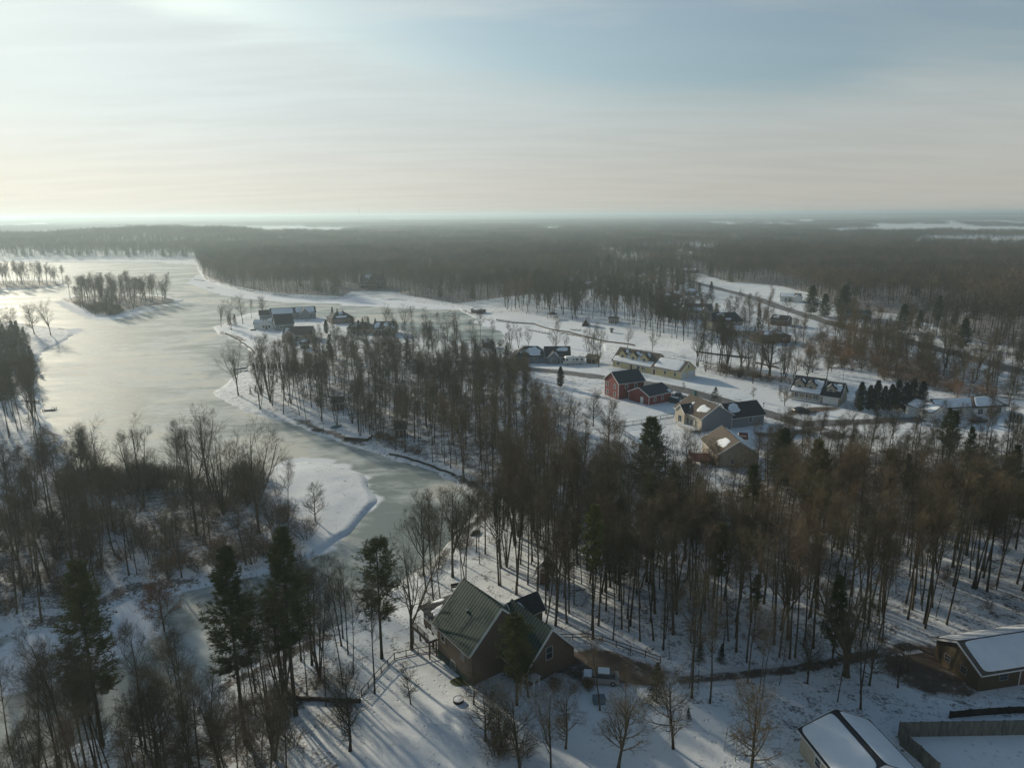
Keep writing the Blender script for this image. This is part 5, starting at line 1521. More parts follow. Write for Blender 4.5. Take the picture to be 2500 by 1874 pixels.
zone([(-300, 687), (0, 689), (110, 685), (155, 686), (158, 694), (80, 703), (-300, 708)], 8.0, [('forest', 3), ('vase', 1)], (.8, 1.0), 'hazy bare tree on the low spit behind the small island', .9, 'bare trees on the far spit', seed=10)
zone([(-300, 815), (0, 815), (50, 830), (85, 855), (88, 900), (80, 960), (40, 975), (-100, 985), (-300, 1000)], 5.0, [('bushy', 5), ('low_pine', 3), ('forest', 1)], (.5, .72), 'dark dense tree on the left shore promontory', .7, 'dark trees of the left promontory', seed=11)
zone([(-300, 1000), (0, 985), (90, 985), (105, 1015), (135, 1045), (120, 1070), (60, 1090), (-100, 1120), (-300, 1180)], 5.2, [('forest', 4), ('clump', 2)], (.72, .95), 'bare tree on the snowy left bank beyond the brushy spit', .3, 'bare trees on the left bank', seed=12)
zone([(488, 668), (512, 684), (560, 698), (620, 709), (700, 719), (840, 725), (866, 713), (950, 713), (985, 722), (1060, 734), (1110, 742), (1200, 737), (1330, 722), (1440, 716), (1470, 702), (1390, 690), (1420, 660), (1500, 628), (1560, 612), (1000, 600), (600, 600), (470, 620), (482, 645)],
     6.2, [('low_forest', 1), ('low_pine', .02)], (.8, 1.12), 'grey bare tree in the hazy wood on the north shore', .9, 'trees of the hazy north wood', seed=13)
zone([(1200, 745), (1330, 728), (1480, 722), (1620, 745), (1700, 835), (1640, 860), (1560, 855), (1480, 828), (1380, 805), (1260, 775)], 6.6, [('forest', 6), ('vase', 2), ('clump', 1)], (.72, 1.0), 'slender bare tree on the snowy lawns beyond the channel', .15, 'lawn trees beyond the channel', seed=14)
zone([(1690, 880), (1760, 893), (1850, 912), (1950, 930), (1950, 950), (1840, 938), (1700, 915)], 4.6, [('forest', 3), ('vase', 2), ('clump', 2), ('oak', .4)], (.72, 1.0), 'dark bare tree of the row right of the yellow garage', .7, 'bare tree row right of the yellow garage', seed=15)
zone([(1930, 925), (2080, 915), (2180, 935), (2280, 965), (2450, 985), (2600, 1000), (2650, 980), (2520, 935), (2350, 885), (2180, 845), (2060, 820), (1990, 850), (2080, 890), (1960, 905)], 5.8, [('bushy', 3), ('vase', 1.5), ('forest', 3), ('yard', 1)], (.62, 1.0),
     'bare tree in the scrub between the channel end and the main road', .55, 'scrub trees by the main road', seed=16)
zone([(1560, 655), (1650, 655), (1770, 690), (1900, 700), (1970, 722), (2060, 775), (2120, 765), (2200, 775), (2330, 820), (2450, 852), (2620, 885), (3300, 980), (3600, 622), (2500, 618), (1760, 618), (1745, 632), (1580, 635)],
     6.2, [('low_forest', 1), ('low_pine', .02)], (.8, 1.15), 'bare tree in the dark wood beyond the main road', .9, 'trees of the dark wood beyond the road', seed=17)
zone([(2130, 775), (2230, 780), (2330, 822), (2450, 852), (2620, 888), (2620, 925), (2450, 880), (2300, 840), (2170, 808)], 5.6, [('bushy', 3), ('pine', .6), ('forest', 4)], (.6, .95), 'tree on the far verge of the main road', .5, 'verge trees of the main road', seed=18)
zone([(1400, 655), (1500, 640), (1640, 648), (1740, 705), (1640, 730), (1590, 735), (1500, 725), (1430, 700)], 6.2, [('low_forest', 4), ('low_pine', .8)], (.5, .95), 'tree among the far village houses', .35, 'trees among the far houses', seed=19)
zone([(1580, 745), (1740, 750), (1860, 790), (1960, 830), (1960, 860), (1850, 850), (1700, 830), (1600, 790)], 6.6, [('bushy', 3), ('forest', 4), ('low_pine', .4)], (.5, .9), 'bare garden tree among the village houses left of the main road', .25, 'garden trees of the village', seed=20)
zone([(1560, 1240), (1640, 1215), (1740, 1200), (1850, 1180), (1890, 1120), (2000, 1095), (2300, 1090), (2700, 1125), (3000, 1300), (2700, 1370), (2400, 1350), (2200, 1335), (2000, 1340), (1850, 1365), (1640, 1360), (1540, 1300)],
     3.9, [('bushy', 4), ('forest', 5), ('pine', .25)], (.46, .72), 'brownish tree of middle height between the side road and the tall wood', .75, 'middle-height trees above the tall wood', seed=24)
zone([(1870, 1085), (1960, 1068), (2080, 1062), (2250, 1062), (2500, 1068), (2700, 1090), (2700, 1125), (2300, 1088), (2000, 1095), (1890, 1120)], 5.6, [('bushy', 4), ('pine', .3), ('forest', 2)], (.38, .6), 'brown bushy tree along the near side of the side road', .6, 'bushy trees along the side road', seed=21)

zone([(1150, 838), (1260, 852), (1400, 862), (1500, 872), (1500, 880), (1300, 868), (1150, 852)], 9.0, [('vase', 2), ('clump', 1), ('forest', 2)], (.6, .8), 'bare tree on the near bank of the inner channel behind the blue-grey house', .3, 'bare trees on the near channel bank', seed=33)
zone([(1080, 862), (1240, 885), (1285, 905), (1300, 960), (1230, 945), (1080, 890)], 4.6, [('bushy', 3), ('forest', 3), ('cedar', .5)], (.42, .7), 'low bare tree left of the street bend by the blue-grey house', .5, 'low trees left of the street bend', seed=34)

# woods outside the picture to the left that throw their shade into it
zone([(-63, 92), (-120, 60), (-110, 20), (-55, 20), (-30, 55), (-48, 70)], 6, [('forest', 1)], (.8, 1.0), 'tall bare tree outside the view', .4, None, seed=22, px=False)
zone([(60, 62), (75, 75), (95, 110), (150, 160), (200, 120), (130, 40)], 6, [('forest', 1)], (.8, 1.0), 'tall bare tree outside the view', .4, None, seed=23, px=False)

# ------------------------------------------------------------------ trees one can point at
T = tree_at
for i, (k, px, py, top, lab) in enumerate([
    ('vase', 250, 1196, 1004, 'bare spreading tree at the lake edge of the brushy spit, leftmost of the tall row'),
    ('clump', 351, 1240, 1001, 'double-stemmed bare tree rising from the red brush in front of the lake'),
    ('vase', 481, 1305, 1003, 'tall fan-shaped many-limbed bare tree in front of the open ice'),
    ('vase', 512, 1200, 978, 'bare tree just behind the fan-shaped tree, highest crown of the lakeside row'),
    ('clump', 546, 1256, 1034, 'bare tree with low forks between the two tallest lakeside crowns'),
    ('vase', 633, 1298, 1017, 'bare tree with a wide crown left of the white snowy bay'),
    ('forest', 704, 1266, 1108, 'thin bare tree standing on the white snowy bay, left one'),
    ('yard', 770, 1272, 1171, 'small crooked bare tree at the brushy foot of the white snowy bay'),
    ('vase', 124, 818, 722, 'slim bare tree at the end of the left promontory'),
    ('yard', 84, 815, 738, 'round-crowned bare tree behind the slim one on the left promontory'),
    ('yard', 26, 800, 742, 'faint bare tree at the left edge above the promontory'),
    ('yard', 5, 805, 748, 'faint bare tree cut by the left edge above the promontory'),
    ('vase', 540, 797, 737, 'leaning bare tree at the very tip of the house peninsula'),
    ('clump', 565, 806, 727, 'forked bare tree over the two small dark conifers at the peninsula tip'),
    ('vase', 593, 790, 708, 'tallest bare tree on the peninsula tip'),
    ('forest', 614, 777, 726, 'slim bare tree left of the long blue-grey house'),
    ('yard', 642, 766, 718, 'round bare tree behind the long blue-grey house'),
    ('vase', 582, 965, 825, 'large spreading bare tree alone at the shore corner below the docks'),
    ('clump', 660, 982, 815, 'tall bare tree on the shore just right of the large spreading one'),
    ('vase', 943, 795, 737, 'bare tree beside the conifers in front of the inner channel'),
    ('vase', 989, 812, 739, 'wide bare tree right of the criss-cross snowy roof'),
    ('forest', 1010, 815, 742, 'narrow bare tree between two wide ones along the inner channel'),
    ('vase', 1044, 820, 744, 'bare tree with a fan crown in the middle of the inner channel row'),
    ('forest', 1072, 828, 756, 'thin twin bare trunks along the inner channel'),
    ('vase', 1093, 834, 752, 'bare tree at the right part of the inner channel row'),
    ('clump', 1112, 838, 754, 'rightmost bare tree of the inner channel row before the brown shed'),
    ('forest', 1172, 846, 750, 'lone thin bare tree in front of the brown open shed'),
    ('clump', 1266, 850, 790, 'bare clump at the channel behind the blue-grey house'),
    ('vase', 1290, 850, 795, 'short forked bare tree beside the channel clump'),
    ('vase', 1381, 855, 812, 'small fan-shaped bare tree behind the blue-grey house roof'),
    ('clump', 1440, 888, 800, 'tall bare clump between the motorhome and the yellow house'),
    ('yard', 1462, 896, 830, 'crooked low bare tree left of the yellow house'),
    ('vase', 1532, 850, 795, 'bare tree rising behind the yellow house roof, left one'),
    ('vase', 1592, 862, 800, 'bare tree rising behind the yellow house roof, right one'),
    ('vase', 1935, 938, 858, 'forked bare tree left of the dormered porch house'),
    ('yard', 1968, 930, 850, 'round bare tree just behind the dormered porch house'),
    ('vase', 2018, 925, 846, 'slim forked bare tree behind the dormers'),
    ('forest', 2058, 930, 862, 'straight bare tree right behind the porch house roof'),
    ('yard', 1838, 936, 862, 'wide dark bare tree at the end of the row right of the yellow garage'),
    ('sapling', 1668, 953, 930, 'thin sapling on the snow in front of the yellow garage'),
    ('sapling', 1839, 976, 940, 'small round sapling alone on the sloping snowy lawn'),
    ('sapling', 1903, 972, 945, 'short sapling at the left foot of the porch house'),
    ('yard', 1916, 991, 938, 'small bare tree in front of the porch house porch'),
    ('sapling', 1854, 1027, 990, 'sapling between the street and the dark garage wing'),
    ('yard', 2462, 992, 905, 'spreading bare tree behind the right end of the white ranch house'),
    ('yard', 1485, 1085, 960, 'wide leaning bare tree at the edge of the fenced lawn'),
    ('yard', 1448, 1040, 945, 'bare tree left of the fenced lawn'),
    ('bushy', 1720, 1205, 1085, 'bushy bare tree in front of the red deck of the tan house'),
    ('bushy', 1788, 1215, 1110, 'bushy bare tree in front of the tan house gable, left one'),
    ('forest', 1836, 1200, 1090, 'bare tree in front of the tan house gable, right one'),
    ('forest', 1645, 1205, 1040, 'bare tree beside the big pine below the grey house'),
    ('oak', 2066, 1650, 1395, 'giant gnarled oak with a thick trunk beside the muddy track'),
    ('leafy_oak', 405, 1560, 1405, 'tree still holding rust-brown dry leaves above the lower channel'),
    ('yard', 1184, 1808, 1655, 'bare tree with a straight dark trunk in the front snow, left of the twin-stemmed one'),
    ('yard', 1224, 1822, 1668, 'bare tree with low fanning twigs beside the round shrub at the bottom'),
    ('yard', 1271, 1885, 1645, 'dense bushy bare tree cut by the bottom edge below the house'),
    ('vase', 1345, 1882, 1672, 'twin-stemmed bare tree at the bottom edge'),
    ('yard', 1381, 1826, 1650, 'bare tree right of the twin-stemmed one in the front snow'),
    ('yard', 1509, 1872, 1662, 'wide bare tree with a thick trunk on the open front snow'),
    ('yard', 1644, 1826, 1610, 'bare tree with arched lower limbs in front of the dark fir'),
    ('forest', 1465, 1733, 1540, 'bare tree with a dark trunk in front of the parked sedan'),
    ('forest', 1530, 1741, 1610, 'bare tree just right of the parked sedan'),
    ('yard', 1156, 1718, 1600, 'bare tree against the brown wall of the green-roofed house'),
    ('yard', 1290, 1700, 1560, 'bare tree in front of the brown garage gable'),
    ('yard', 1003, 1718, 1620, 'small reddish bare tree on the snow inside the curved railing'),
    ('vase', 1005, 1584, 1270, 'tall full-crowned bare tree left of the porch on stilts'),
    ('yard', 1834, 1886, 1645, 'very wide low-branched bare tree beside the pale outbuilding'),
    ('forest', 915, 1692, 1400, 'leaning dark trunk beside the wooden stairs'),
    ('forest', 1059, 1481, 1180, 'bare tree behind the far end of the green roof'),
    ('vase', 1105, 1408, 1150, 'tallest bare tree at the bend of the channel'),
    ('vase', 1034, 1404, 1210, 'forked bare tree at the near bank of the channel bend'),
    ('forest', 1138, 1424, 1165, 'bare tree just right of the tallest one at the channel bend'),
    ('forest', 850, 1597, 1360, 'slim bare tree left of the round-topped pine'),
    ('forest', 837, 1673, 1400, 'bare tree on the near bank between the pine and the stairs'),
    ('clump', 780, 1652, 1400, 'forked bare tree right of the dark tall pine'),
    ('yard', 384, 1876, 1640, 'low-forked bare tree at the bottom left'),
    ('yard', 537, 1876, 1650, 'bare tree with many upright limbs on the bottom bank'),
    ('forest', 142, 1876, 1600, 'bare tree at the bottom left in front of the pale ice'),
    ('forest', 93, 1874, 1560, 'bare trunk left of the big leaning pine'),
    ('forest', 38, 1874, 1590, 'bare tree nearest the lower left corner'),
    ('yard', 855, 1832, 1600, 'bare tree with fine twigs at the left edge of the open front snow'),
]):
    T(k, px, py, top, label=lab)

CG = 'green pines'
for (k, px, py, top, lab, h_) in [
    ('pine', 250, 1820, 1358, 'large dark pine leaning over the lower channel at the left, lower trunk bare', None),
    ('pine', 600, 1810, 1320, 'olive pine left of the darkest tall pine', None),
    ('pine', 722, 1745, 1275, 'darkest tall pine in the middle of the lower left woods', None),
    ('round_pine', 932, 1606, 1312, 'round-topped pine left of the green-roofed house', None),
    ('round_pine', 1262, 1720, 1490, 'bushy snow-touched pine right against the green-roofed house', None),
    ('wide_pine', 1585, 1205, 1012, 'big full green pine below the grey house', None),
    ('thin_pine', 1448, 1560, 1228, 'slender pine with a narrow dark top in the middle of the wood', None),
    ('pine', 1640, 1245, 1130, 'small ragged pine right of the big full pine', None),
    ('thin_pine', 1840, 1560, 1400, 'thin olive pine among the trunks of the right wood', None),
    ('pine', 2030, 1630, 1400, 'yellowish pine behind the giant oak', None),
    ('wide_pine', 1905, 1190, 1042, 'bushy pine at the bend of the street below the garage wing', None),
    ('pine', 1835, 1320, 1130, 'dark green pine above the right wood right of the deck house', None),
    ('pine', 2310, 1150, 1000, 'narrow-topped green pine in front of the white ranch garage', None),
    ('pine', 2355, 1180, 1040, 'second green pine in front of the white ranch house', None),
    ('pine', 2200, 1230, 1105, 'dark pine above the right wood, left of the widest one', None),
    ('pine', 2450, 1270, 1082, 'widest dark pine at the right edge of the wood', None),
    ('pine', 2480, 1340, 1140, 'dark pine right below the widest one', None),
    ('pine', 2290, 1300, 1130, 'blackish pine in the upper right wood below the ranch garage', None),
    ('wide_pine', 1980, 768, 695, 'leftmost of three green pines beside the main road', None),
    ('wide_pine', 2012, 775, 715, 'lower middle one of three green pines beside the main road', None),
    ('wide_pine', 2055, 772, 694, 'rightmost of three green pines beside the main road', None),
    ('wide_pine', 2200, 812, 740, 'green pine above the bright driveway beyond the main road', None),
    ('pine', 2240, 820, 755, 'bushy green pine right of the bright driveway beyond the main road', None),
    ('wide_pine', 2350, 850, 775, 'broad green pine in the wood edge at the far right of the main road', None),
    ('pine', 2110, 830, 770, 'green pine directly above the main road bend', None),
    ('pine', 1590, 700, 640, 'dense green pine beside the far street houses', None),
    ('pine', 1555, 690, 645, 'left dark pine by the far street', None),
    ('pine', 1485, 665, 620, 'green pine left of the far street bend', None),
    ('pine', 1470, 690, 655, 'dark pine before the far white houses', None),
    ('pine', 1612, 690, 643, 'pine right of the far white pyramid-roofed house', None),
]:
    T(k, px, py, top, name='pine_tree', label=lab, cat='pine tree')
for (k, px, py, top, lab) in [
    ('spruce', 1706, 733, 689, 'left one of the two dark spruces by the main road'),
    ('spruce', 1735, 730, 686, 'right one of the two dark spruces by the main road'),
    ('spruce_open', 1744, 995, 943, 'lone spiky spruce between the street and the dark garage wing'),
    ('spruce', 1852, 770, 738, 'small dark spruce at the near verge of the main road'),
    ('spruce', 2163, 808, 778, 'small blue spruce alone on the bright snow beyond the main road'),
    ('spruce', 560, 792, 765, 'left of two small dark conifers on the peninsula tip'),
    ('spruce', 574, 793, 766, 'right of two small dark conifers on the peninsula tip'),
    ('spruce', 812, 775, 748, 'tall conifer at the back of the dark hipped house'),
    ('spruce', 824, 772, 752, 'short conifer at the back of the dark hipped house'),
    ('spruce', 838, 775, 756, 'conifer behind the middle of the dark hipped house'),
    ('spruce', 886, 802, 774, 'conifer in the cluster behind the cream house, left one'),
    ('spruce', 900, 802, 772, 'conifer in the cluster behind the cream house, middle one'),
    ('spruce', 917, 803, 776, 'conifer in the cluster behind the cream house, right one'),
    ('spruce', 955, 808, 784, 'dark conifer against the criss-cross snowy roof'),
    ('spruce', 877, 828, 780, 'dark narrow conifer in front of the cream house'),
    ('cedar', 797, 815, 780, 'narrow upright cedar in the garden left of the dark hipped house'),
    ('spruce', 1112, 868, 833, 'first of the dark conifers left of the brown open shed'),
    ('spruce', 1130, 872, 838, 'second of the dark conifers left of the brown open shed'),
    ('spruce', 1160, 878, 840, 'dark conifer in front of the brown open shed'),
    ('spruce', 1236, 892, 842, 'pointed dark conifer left of the blue-grey house'),
    ('spruce', 1210, 885, 850, 'smaller dark conifer beside the pointed one by the blue-grey house'),
    ('cedar', 1368, 945, 893, 'bushy brown-green evergreen at the near edge of the street, left of the red house'),
    ('spruce', 1602, 1712, 1615, 'dark bushy fir at the near end of the brown driveway'),
    ('spruce', 1680, 1754, 1725, 'tiny dark fir on the snow below the driveway end'),
    ('spruce', 1708, 1615, 1565, 'young dark fir among the trunks behind the muddy track'),
    ('spruce', 1760, 1618, 1570, 'second young fir among the trunks behind the muddy track'),
    ('spruce', 612, 962, 946, 'tiny conifer in the row by the shore path, left one'),
    ('spruce', 625, 958, 940, 'tiny conifer in the row by the shore path, middle one'),
    ('spruce', 640, 957, 938, 'tiny conifer in the row by the shore path, right one'),
]:
    T(k, px, py, top, name='conifer', label=lab, cat='conifer')
for i, (px, top) in enumerate([(2098, 930), (2120, 938), (2137, 926), (2156, 940), (2172, 935), (2188, 924), (2207, 932), (2224, 922), (2246, 928)]):
    T('cedar', px, 1004 - (i % 2) * 3, top, name='conifer', label='dark green cedar in the dense evergreen row beside the porch house', cat='conifer', group='evergreen row beside the porch house')
for i in range(14):
    T('cedar', 620 + i * 9, 903 - (i % 3), 884 + (i * 5 % 4), name='hedge_plant', label='dark clipped evergreen of the hedge above the shore docks', cat='hedge plant', group='hedge above the docks')
for i in range(9):
    T('cedar', 2466 + i * 9, 1020 + i * 2.6, 1005 + i * 2.6, name='hedge_plant', label='small evergreen in the thin row right of the white ranch house', cat='hedge plant', group='thin row right of the ranch house')

SH = []
def shrubs(pts, n, hr, lab, grp, seed, kinds=('shrub',)):
    rng = np.random.default_rng(seed); p = poly_world(pts, .8)
    x0, y0 = p.min(0); x1, y1 = p.max(0); c = 0; tries = 0
    while c < n and tries < 20000:
        tries += 1
        x, y = rng.uniform(x0, x1), rng.uniform(y0, y1)
        if not inside(p, np.array([x]), np.array([y]))[0]: continue
        if land_sd(np.array([x]), np.array([y]))[0] < .6: continue
        pr = PROTO[kinds[rng.integers(len(kinds))]]
        PLACED.append(dict(x=x, y=y, z=float(height(x, y)), kind='shrub', p=pr[rng.integers(len(pr))], s=rng.uniform(*hr), rz=rng.random() * 6.28, label=lab, group=grp, cat='shrub', name='shrub', must=False, lean=0.0)); c += 1
shrubs([(150, 1185), (290, 1172), (440, 1170), (420, 1200), (300, 1210), (160, 1215)], 52, (1.4, 2.3), 'red-brown shrub in the thicket at the lake edge of the brushy spit', 'shrubs of the lakeside thicket', 1)
shrubs([(440, 1170), (600, 1163), (680, 1160), (690, 1210), (600, 1235), (450, 1220)], 44, (1.0, 1.7), 'brown shrub in the thicket left of the white snowy bay', 'shrubs left of the snowy bay', 2)
shrubs([(0, 1270), (400, 1230), (640, 1240), (790, 1290), (700, 1350), (560, 1390), (300, 1440), (60, 1510), (-100, 1500)], 150, (.8, 1.5), 'brown shrub in the undergrowth of the brushy spit', 'undergrowth shrubs of the brushy spit', 3)
shrubs([(150, 735), (210, 745), (300, 752), (305, 765), (240, 770), (205, 756)], 70, (1.0, 1.5), 'dark shrub on the near point of the small island', 'shrubs on the small island', 4)
shrubs([(1750, 905), (1850, 930), (1960, 945), (1960, 955), (1840, 942), (1745, 925)], 30, (.7, 1.3), 'brown shrub under the bare tree row right of the yellow garage', 'shrubs under the tree row', 5)
shrubs([(1990, 830), (2200, 870), (2400, 950), (2500, 980), (2300, 985), (2100, 920), (1960, 880)], 90, (.9, 1.9), 'brown shrub in the scrub below the main road', 'shrubs of the roadside scrub', 6)
shrubs([(1900, 905), (2080, 910), (2200, 950), (2450, 985), (2300, 940), (2080, 880)], 40, (.9, 1.7), 'tan shrub behind the cedar row', 'shrubs behind the cedar row', 16)
shrubs([(300, 1830), (500, 1760), (700, 1690), (850, 1640), (860, 1760), (700, 1850), (300, 1900)], 42, (.5, .95), 'low brown shrub among the trunks of the near left bank', 'shrubs of the near left bank', 7)
shrubs([(1180, 1840), (1260, 1830), (1290, 1880), (1190, 1885)], 5, (.9, 1.3), 'grey shrub at the foot of the bushy tree at the bottom edge', 'shrubs at the bottom edge', 8)
shrubs([(1110, 1635), (1180, 1660), (1170, 1675), (1100, 1640)], 4, (.4, .6), 'low shrub at the brown wall of the green-roofed house', 'shrubs at the house wall', 9)
shrubs([(1340, 1700), (1440, 1700), (1440, 1722), (1345, 1722)], 9, (.4, .6), 'low dark shrub in the bed below the parked sedan', 'shrubs below the driveway', 10)
shrubs([(900, 1068), (960, 1085), (1080, 1130), (1060, 1120), (930, 1062)], 16, (.5, 1.0), 'reddish shrub on the bank of the central wood', 'shrubs on the central bank', 11)
shrubs([(1000, 1400), (1060, 1360), (1140, 1310), (1160, 1330), (1060, 1400)], 10, (.5, .9), 'low shrub on the snowy bank at the channel bend', 'shrubs at the channel bend', 12)
shrubs([(-50, 870), (60, 860), (80, 900), (60, 970), (-50, 970)], 40, (1.2, 2.0), 'brown shrub on the left promontory', 'shrubs on the promontory', 13)
shrubs([(1230, 890), (1290, 893), (1290, 960), (1230, 930)], 24, (.9, 1.6), 'grey shrub left of the red house by the street', 'shrubs by the street', 14)
shrubs([(1100, 1350), (1250, 1250), (1600, 1180), (2400, 1150), (2500, 1500), (2000, 1560), (1400, 1500)], 50, (.4, .8), 'low shrub among the trunks of the right wood', 'undergrowth of the right wood', 15)

for zn in ZONES: scatter_zone(zn)

# far woods: single trees to 1.6 km, then whole blocks of wood
CLEAR = [poly_world(p, 0) for p in (
    [(1560, 612), (1750, 611), (1750, 630), (1690, 655), (1560, 650)], [(1480, 630), (1560, 640), (1640, 660), (1600, 690), (1480, 660)],
    [(590, 561), (770, 560), (775, 590), (590, 594)], [(760, 562), (960, 561), (960, 572), (760, 574)],
    [(2230, 584), (2700, 580), (2700, 612), (2230, 610)], [(2220, 541), (2700, 540), (2700, 569), (2220, 571)], [(2140, 546), (2190, 546), (2190, 560), (2140, 562)],
    [(940, 535), (1080, 535), (1080, 541), (940, 541)], [(1890, 586), (1930, 586), (1930, 600), (1890, 600)], [(1300, 556), (1380, 556), (1380, 566), (1300, 566)],
    [(1700, 548), (2000, 546), (2000, 556), (1700, 558)], [(0, 655), (480, 655), (480, 636), (0, 634)])]
rngf = np.random.default_rng(77)
zpolys = [z_['poly'] for z_ in ZONES]
def far_points(r0, r1, sp, jitter=1.2):
    out = []
    gx, gy = np.meshgrid(np.arange(-r1, r1, sp), np.arange(0, r1, sp))
    x = gx.ravel(); y = gy.ravel()
    r = np.hypot(x, y); a = np.abs(np.arctan2(x, y))
    ok = (r > r0) & (r < r1) & (a < math.radians(44))
    x, y = x[ok], y[ok]
    x = x + (rngf.random(len(x)) - .5) * sp * jitter; y = y + (rngf.random(len(y)) - .5) * sp * jitter
    return x, y
def far_ok(x, y, zt):
    ok = np.ones(len(x), bool)
    for p in CLEAR: ok &= ~(inside(p, x, y) & (vnoise(x, y, 110, 66) < .66))
    for p in zt: ok &= ~inside(p, x, y)
    return ok
FAR = []
x, y = far_points(540, 1500, 7.6)
px, py, _ = project(x, y, np.zeros(len(x)))
ok = far_ok(x, y, zpolys) & (land_sd(x, y) > 3) & (road_dist(x, y) > 3) & (py < 662)
ok &= ~((px < 480) & (py > 634)); ok &= (vnoise(x, y, 60, 55) > .16) | (px < 1400)
x, y = x[ok], y[ok]; z = height(x, y)
pr = PROTO['low_forest'] + PROTO['low_pine'][:1]
for i in range(len(x)):
    p = pr[rngf.integers(len(pr))] if rngf.random() < .5 else pr[rngf.integers(5)]
    FAR.append((x[i], y[i], z[i] - .3, p['idx'], rngf.uniform(.75, 1.1) * (.8 + .35 * float(vnoise(x[i], y[i], 70, 72))), rngf.random() * 6.28))
x, y = far_points(1500, 9000, 60)
ok = far_ok(x, y, []) & ((vnoise(x, y, 420, 61) > .40) | (np.hypot(x, y) < 2200)) 
x, y = x[ok], y[ok]; z = height(x, y)
for i in range(len(x)):
    FAR.append((x[i], y[i], z[i] - .5, PROTO['block'][rngf.integers(4)]['idx'], rngf.uniform(.8, 1.15), rngf.integers(4) * 1.5708 + .2))
x, y = far_points(9000, 26000, 190)
ok = far_ok(x, y, []) & (vnoise(x, y, 1500, 62) > .38)
x, y = x[ok], y[ok]; z = height(x, y)
for i in range(len(x)):
    FAR.append((x[i], y[i], z[i] - 16, PROTO['block'][rngf.integers(4)]['idx'], rngf.uniform(2.6, 3.4), rngf.integers(4) * 1.5708 + .2))

# ------------------------------------------------------------------ turn the list into objects
def in_view(t, m=30):
    p = project(t['x'], t['y'], t['z'] + t['p']['H'] * t['s'] * .5)
    return p[2] > 5 and -m < p[0] < 2500 + m and -80 < p[1] < 1874 + 150 and project(t['x'], t['y'], t['z'] + t['p']['H'] * t['s'])[1] < 1874
for ex, ey, er in EXCL:
    PLACED[:] = [t for t in PLACED if t['must'] or math.hypot(t['x'] - ex, t['y'] - ey) > er + (0 if t['kind'] != 'shrub' else -1.5)]
mx = np.array([(t['x'], t['y']) for t in PLACED if t['must']])
PLACED[:] = [t for t in PLACED if t['must'] or t['kind'] == 'shrub' or np.min(np.hypot(mx[:, 0] - t['x'], mx[:, 1] - t['y'])) > 2.2]
BARE = ('forest', 'forked', 'clump', 'vase', 'yard', 'bushy', 'oak', 'leafy_oak', 'sapling')
vis = [t for t in PLACED if in_view(t) and 'crown' in t['p'] and math.hypot(t['x'], t['y']) < 700]
size = lambda t: t['p']['H'] * t['s'] / math.hypot(t['x'], t['y'])
bare = sorted([t for t in vis if t['kind'] in BARE and not t['must'] and t['group']], key=size, reverse=True)
nm = sum(1 for t in vis if t['kind'] in BARE and t['must'])
chosen = [t for t in vis if t['must']] + bare[:max(0, 288 - nm)]
chosen += sorted([t for t in vis if t['kind'] == 'shrub'], key=size, reverse=True)[:150]
chosen += [t for t in vis if t['kind'] not in BARE and t['kind'] != 'shrub' and not t['must']]
ids = set(id(t) for t in chosen)
for t in chosen:
    if not t['must'] and t['kind'] in ('pine', 'thin_pine', 'round_pine'):
        t['name'] = 'pine_tree'; t['cat'] = 'pine tree'
        if t['label']: t['label'] = t['label'].replace('tall straight bare tree', 'scattered green pine').replace('brown bushy tree', 'scattered green pine').replace('brownish tree of middle height', 'green pine of middle height').replace('bare tree in the dense', 'green pine in the dense').replace('tree on the far verge', 'green pine on the far verge')
        t['group'] = 'pines: ' + (t['group'] or 'scattered')
    d = math.hypot(t['x'], t['y'])
    r = empty(t['name'], (t['x'], t['y'], t['z']), t['rz'], t['s'])
    tag(r, t['label'], t['cat'], t['group'])
    if t['kind'] in ('forest', 'clump', 'bushy'): r.rotation_euler[0] = (vnoise(t['x'] * 9, t['y'] * 9, 1, 3) - .5) * .13; r.rotation_euler[1] = (vnoise(t['x'] * 7, t['y'] * 7, 1, 4) - .5) * .13
    for part in ('trunk', 'crown'):
        me = t['p'][part]
        o = bpy.data.objects.new('stems' if (part == 'trunk' and t['kind'] == 'shrub') else ('twigs' if t['kind'] == 'shrub' else part), me)
        COL.objects.link(o); o.parent = r
rest = [(t['x'], t['y'], t['z'], t['p']['idx'], t['s'], t['rz']) for t in PLACED if id(t) not in ids]

src = bpy.data.collections.new('woodland_sources')
for o in ALL_PROTO: src.objects.link(o)


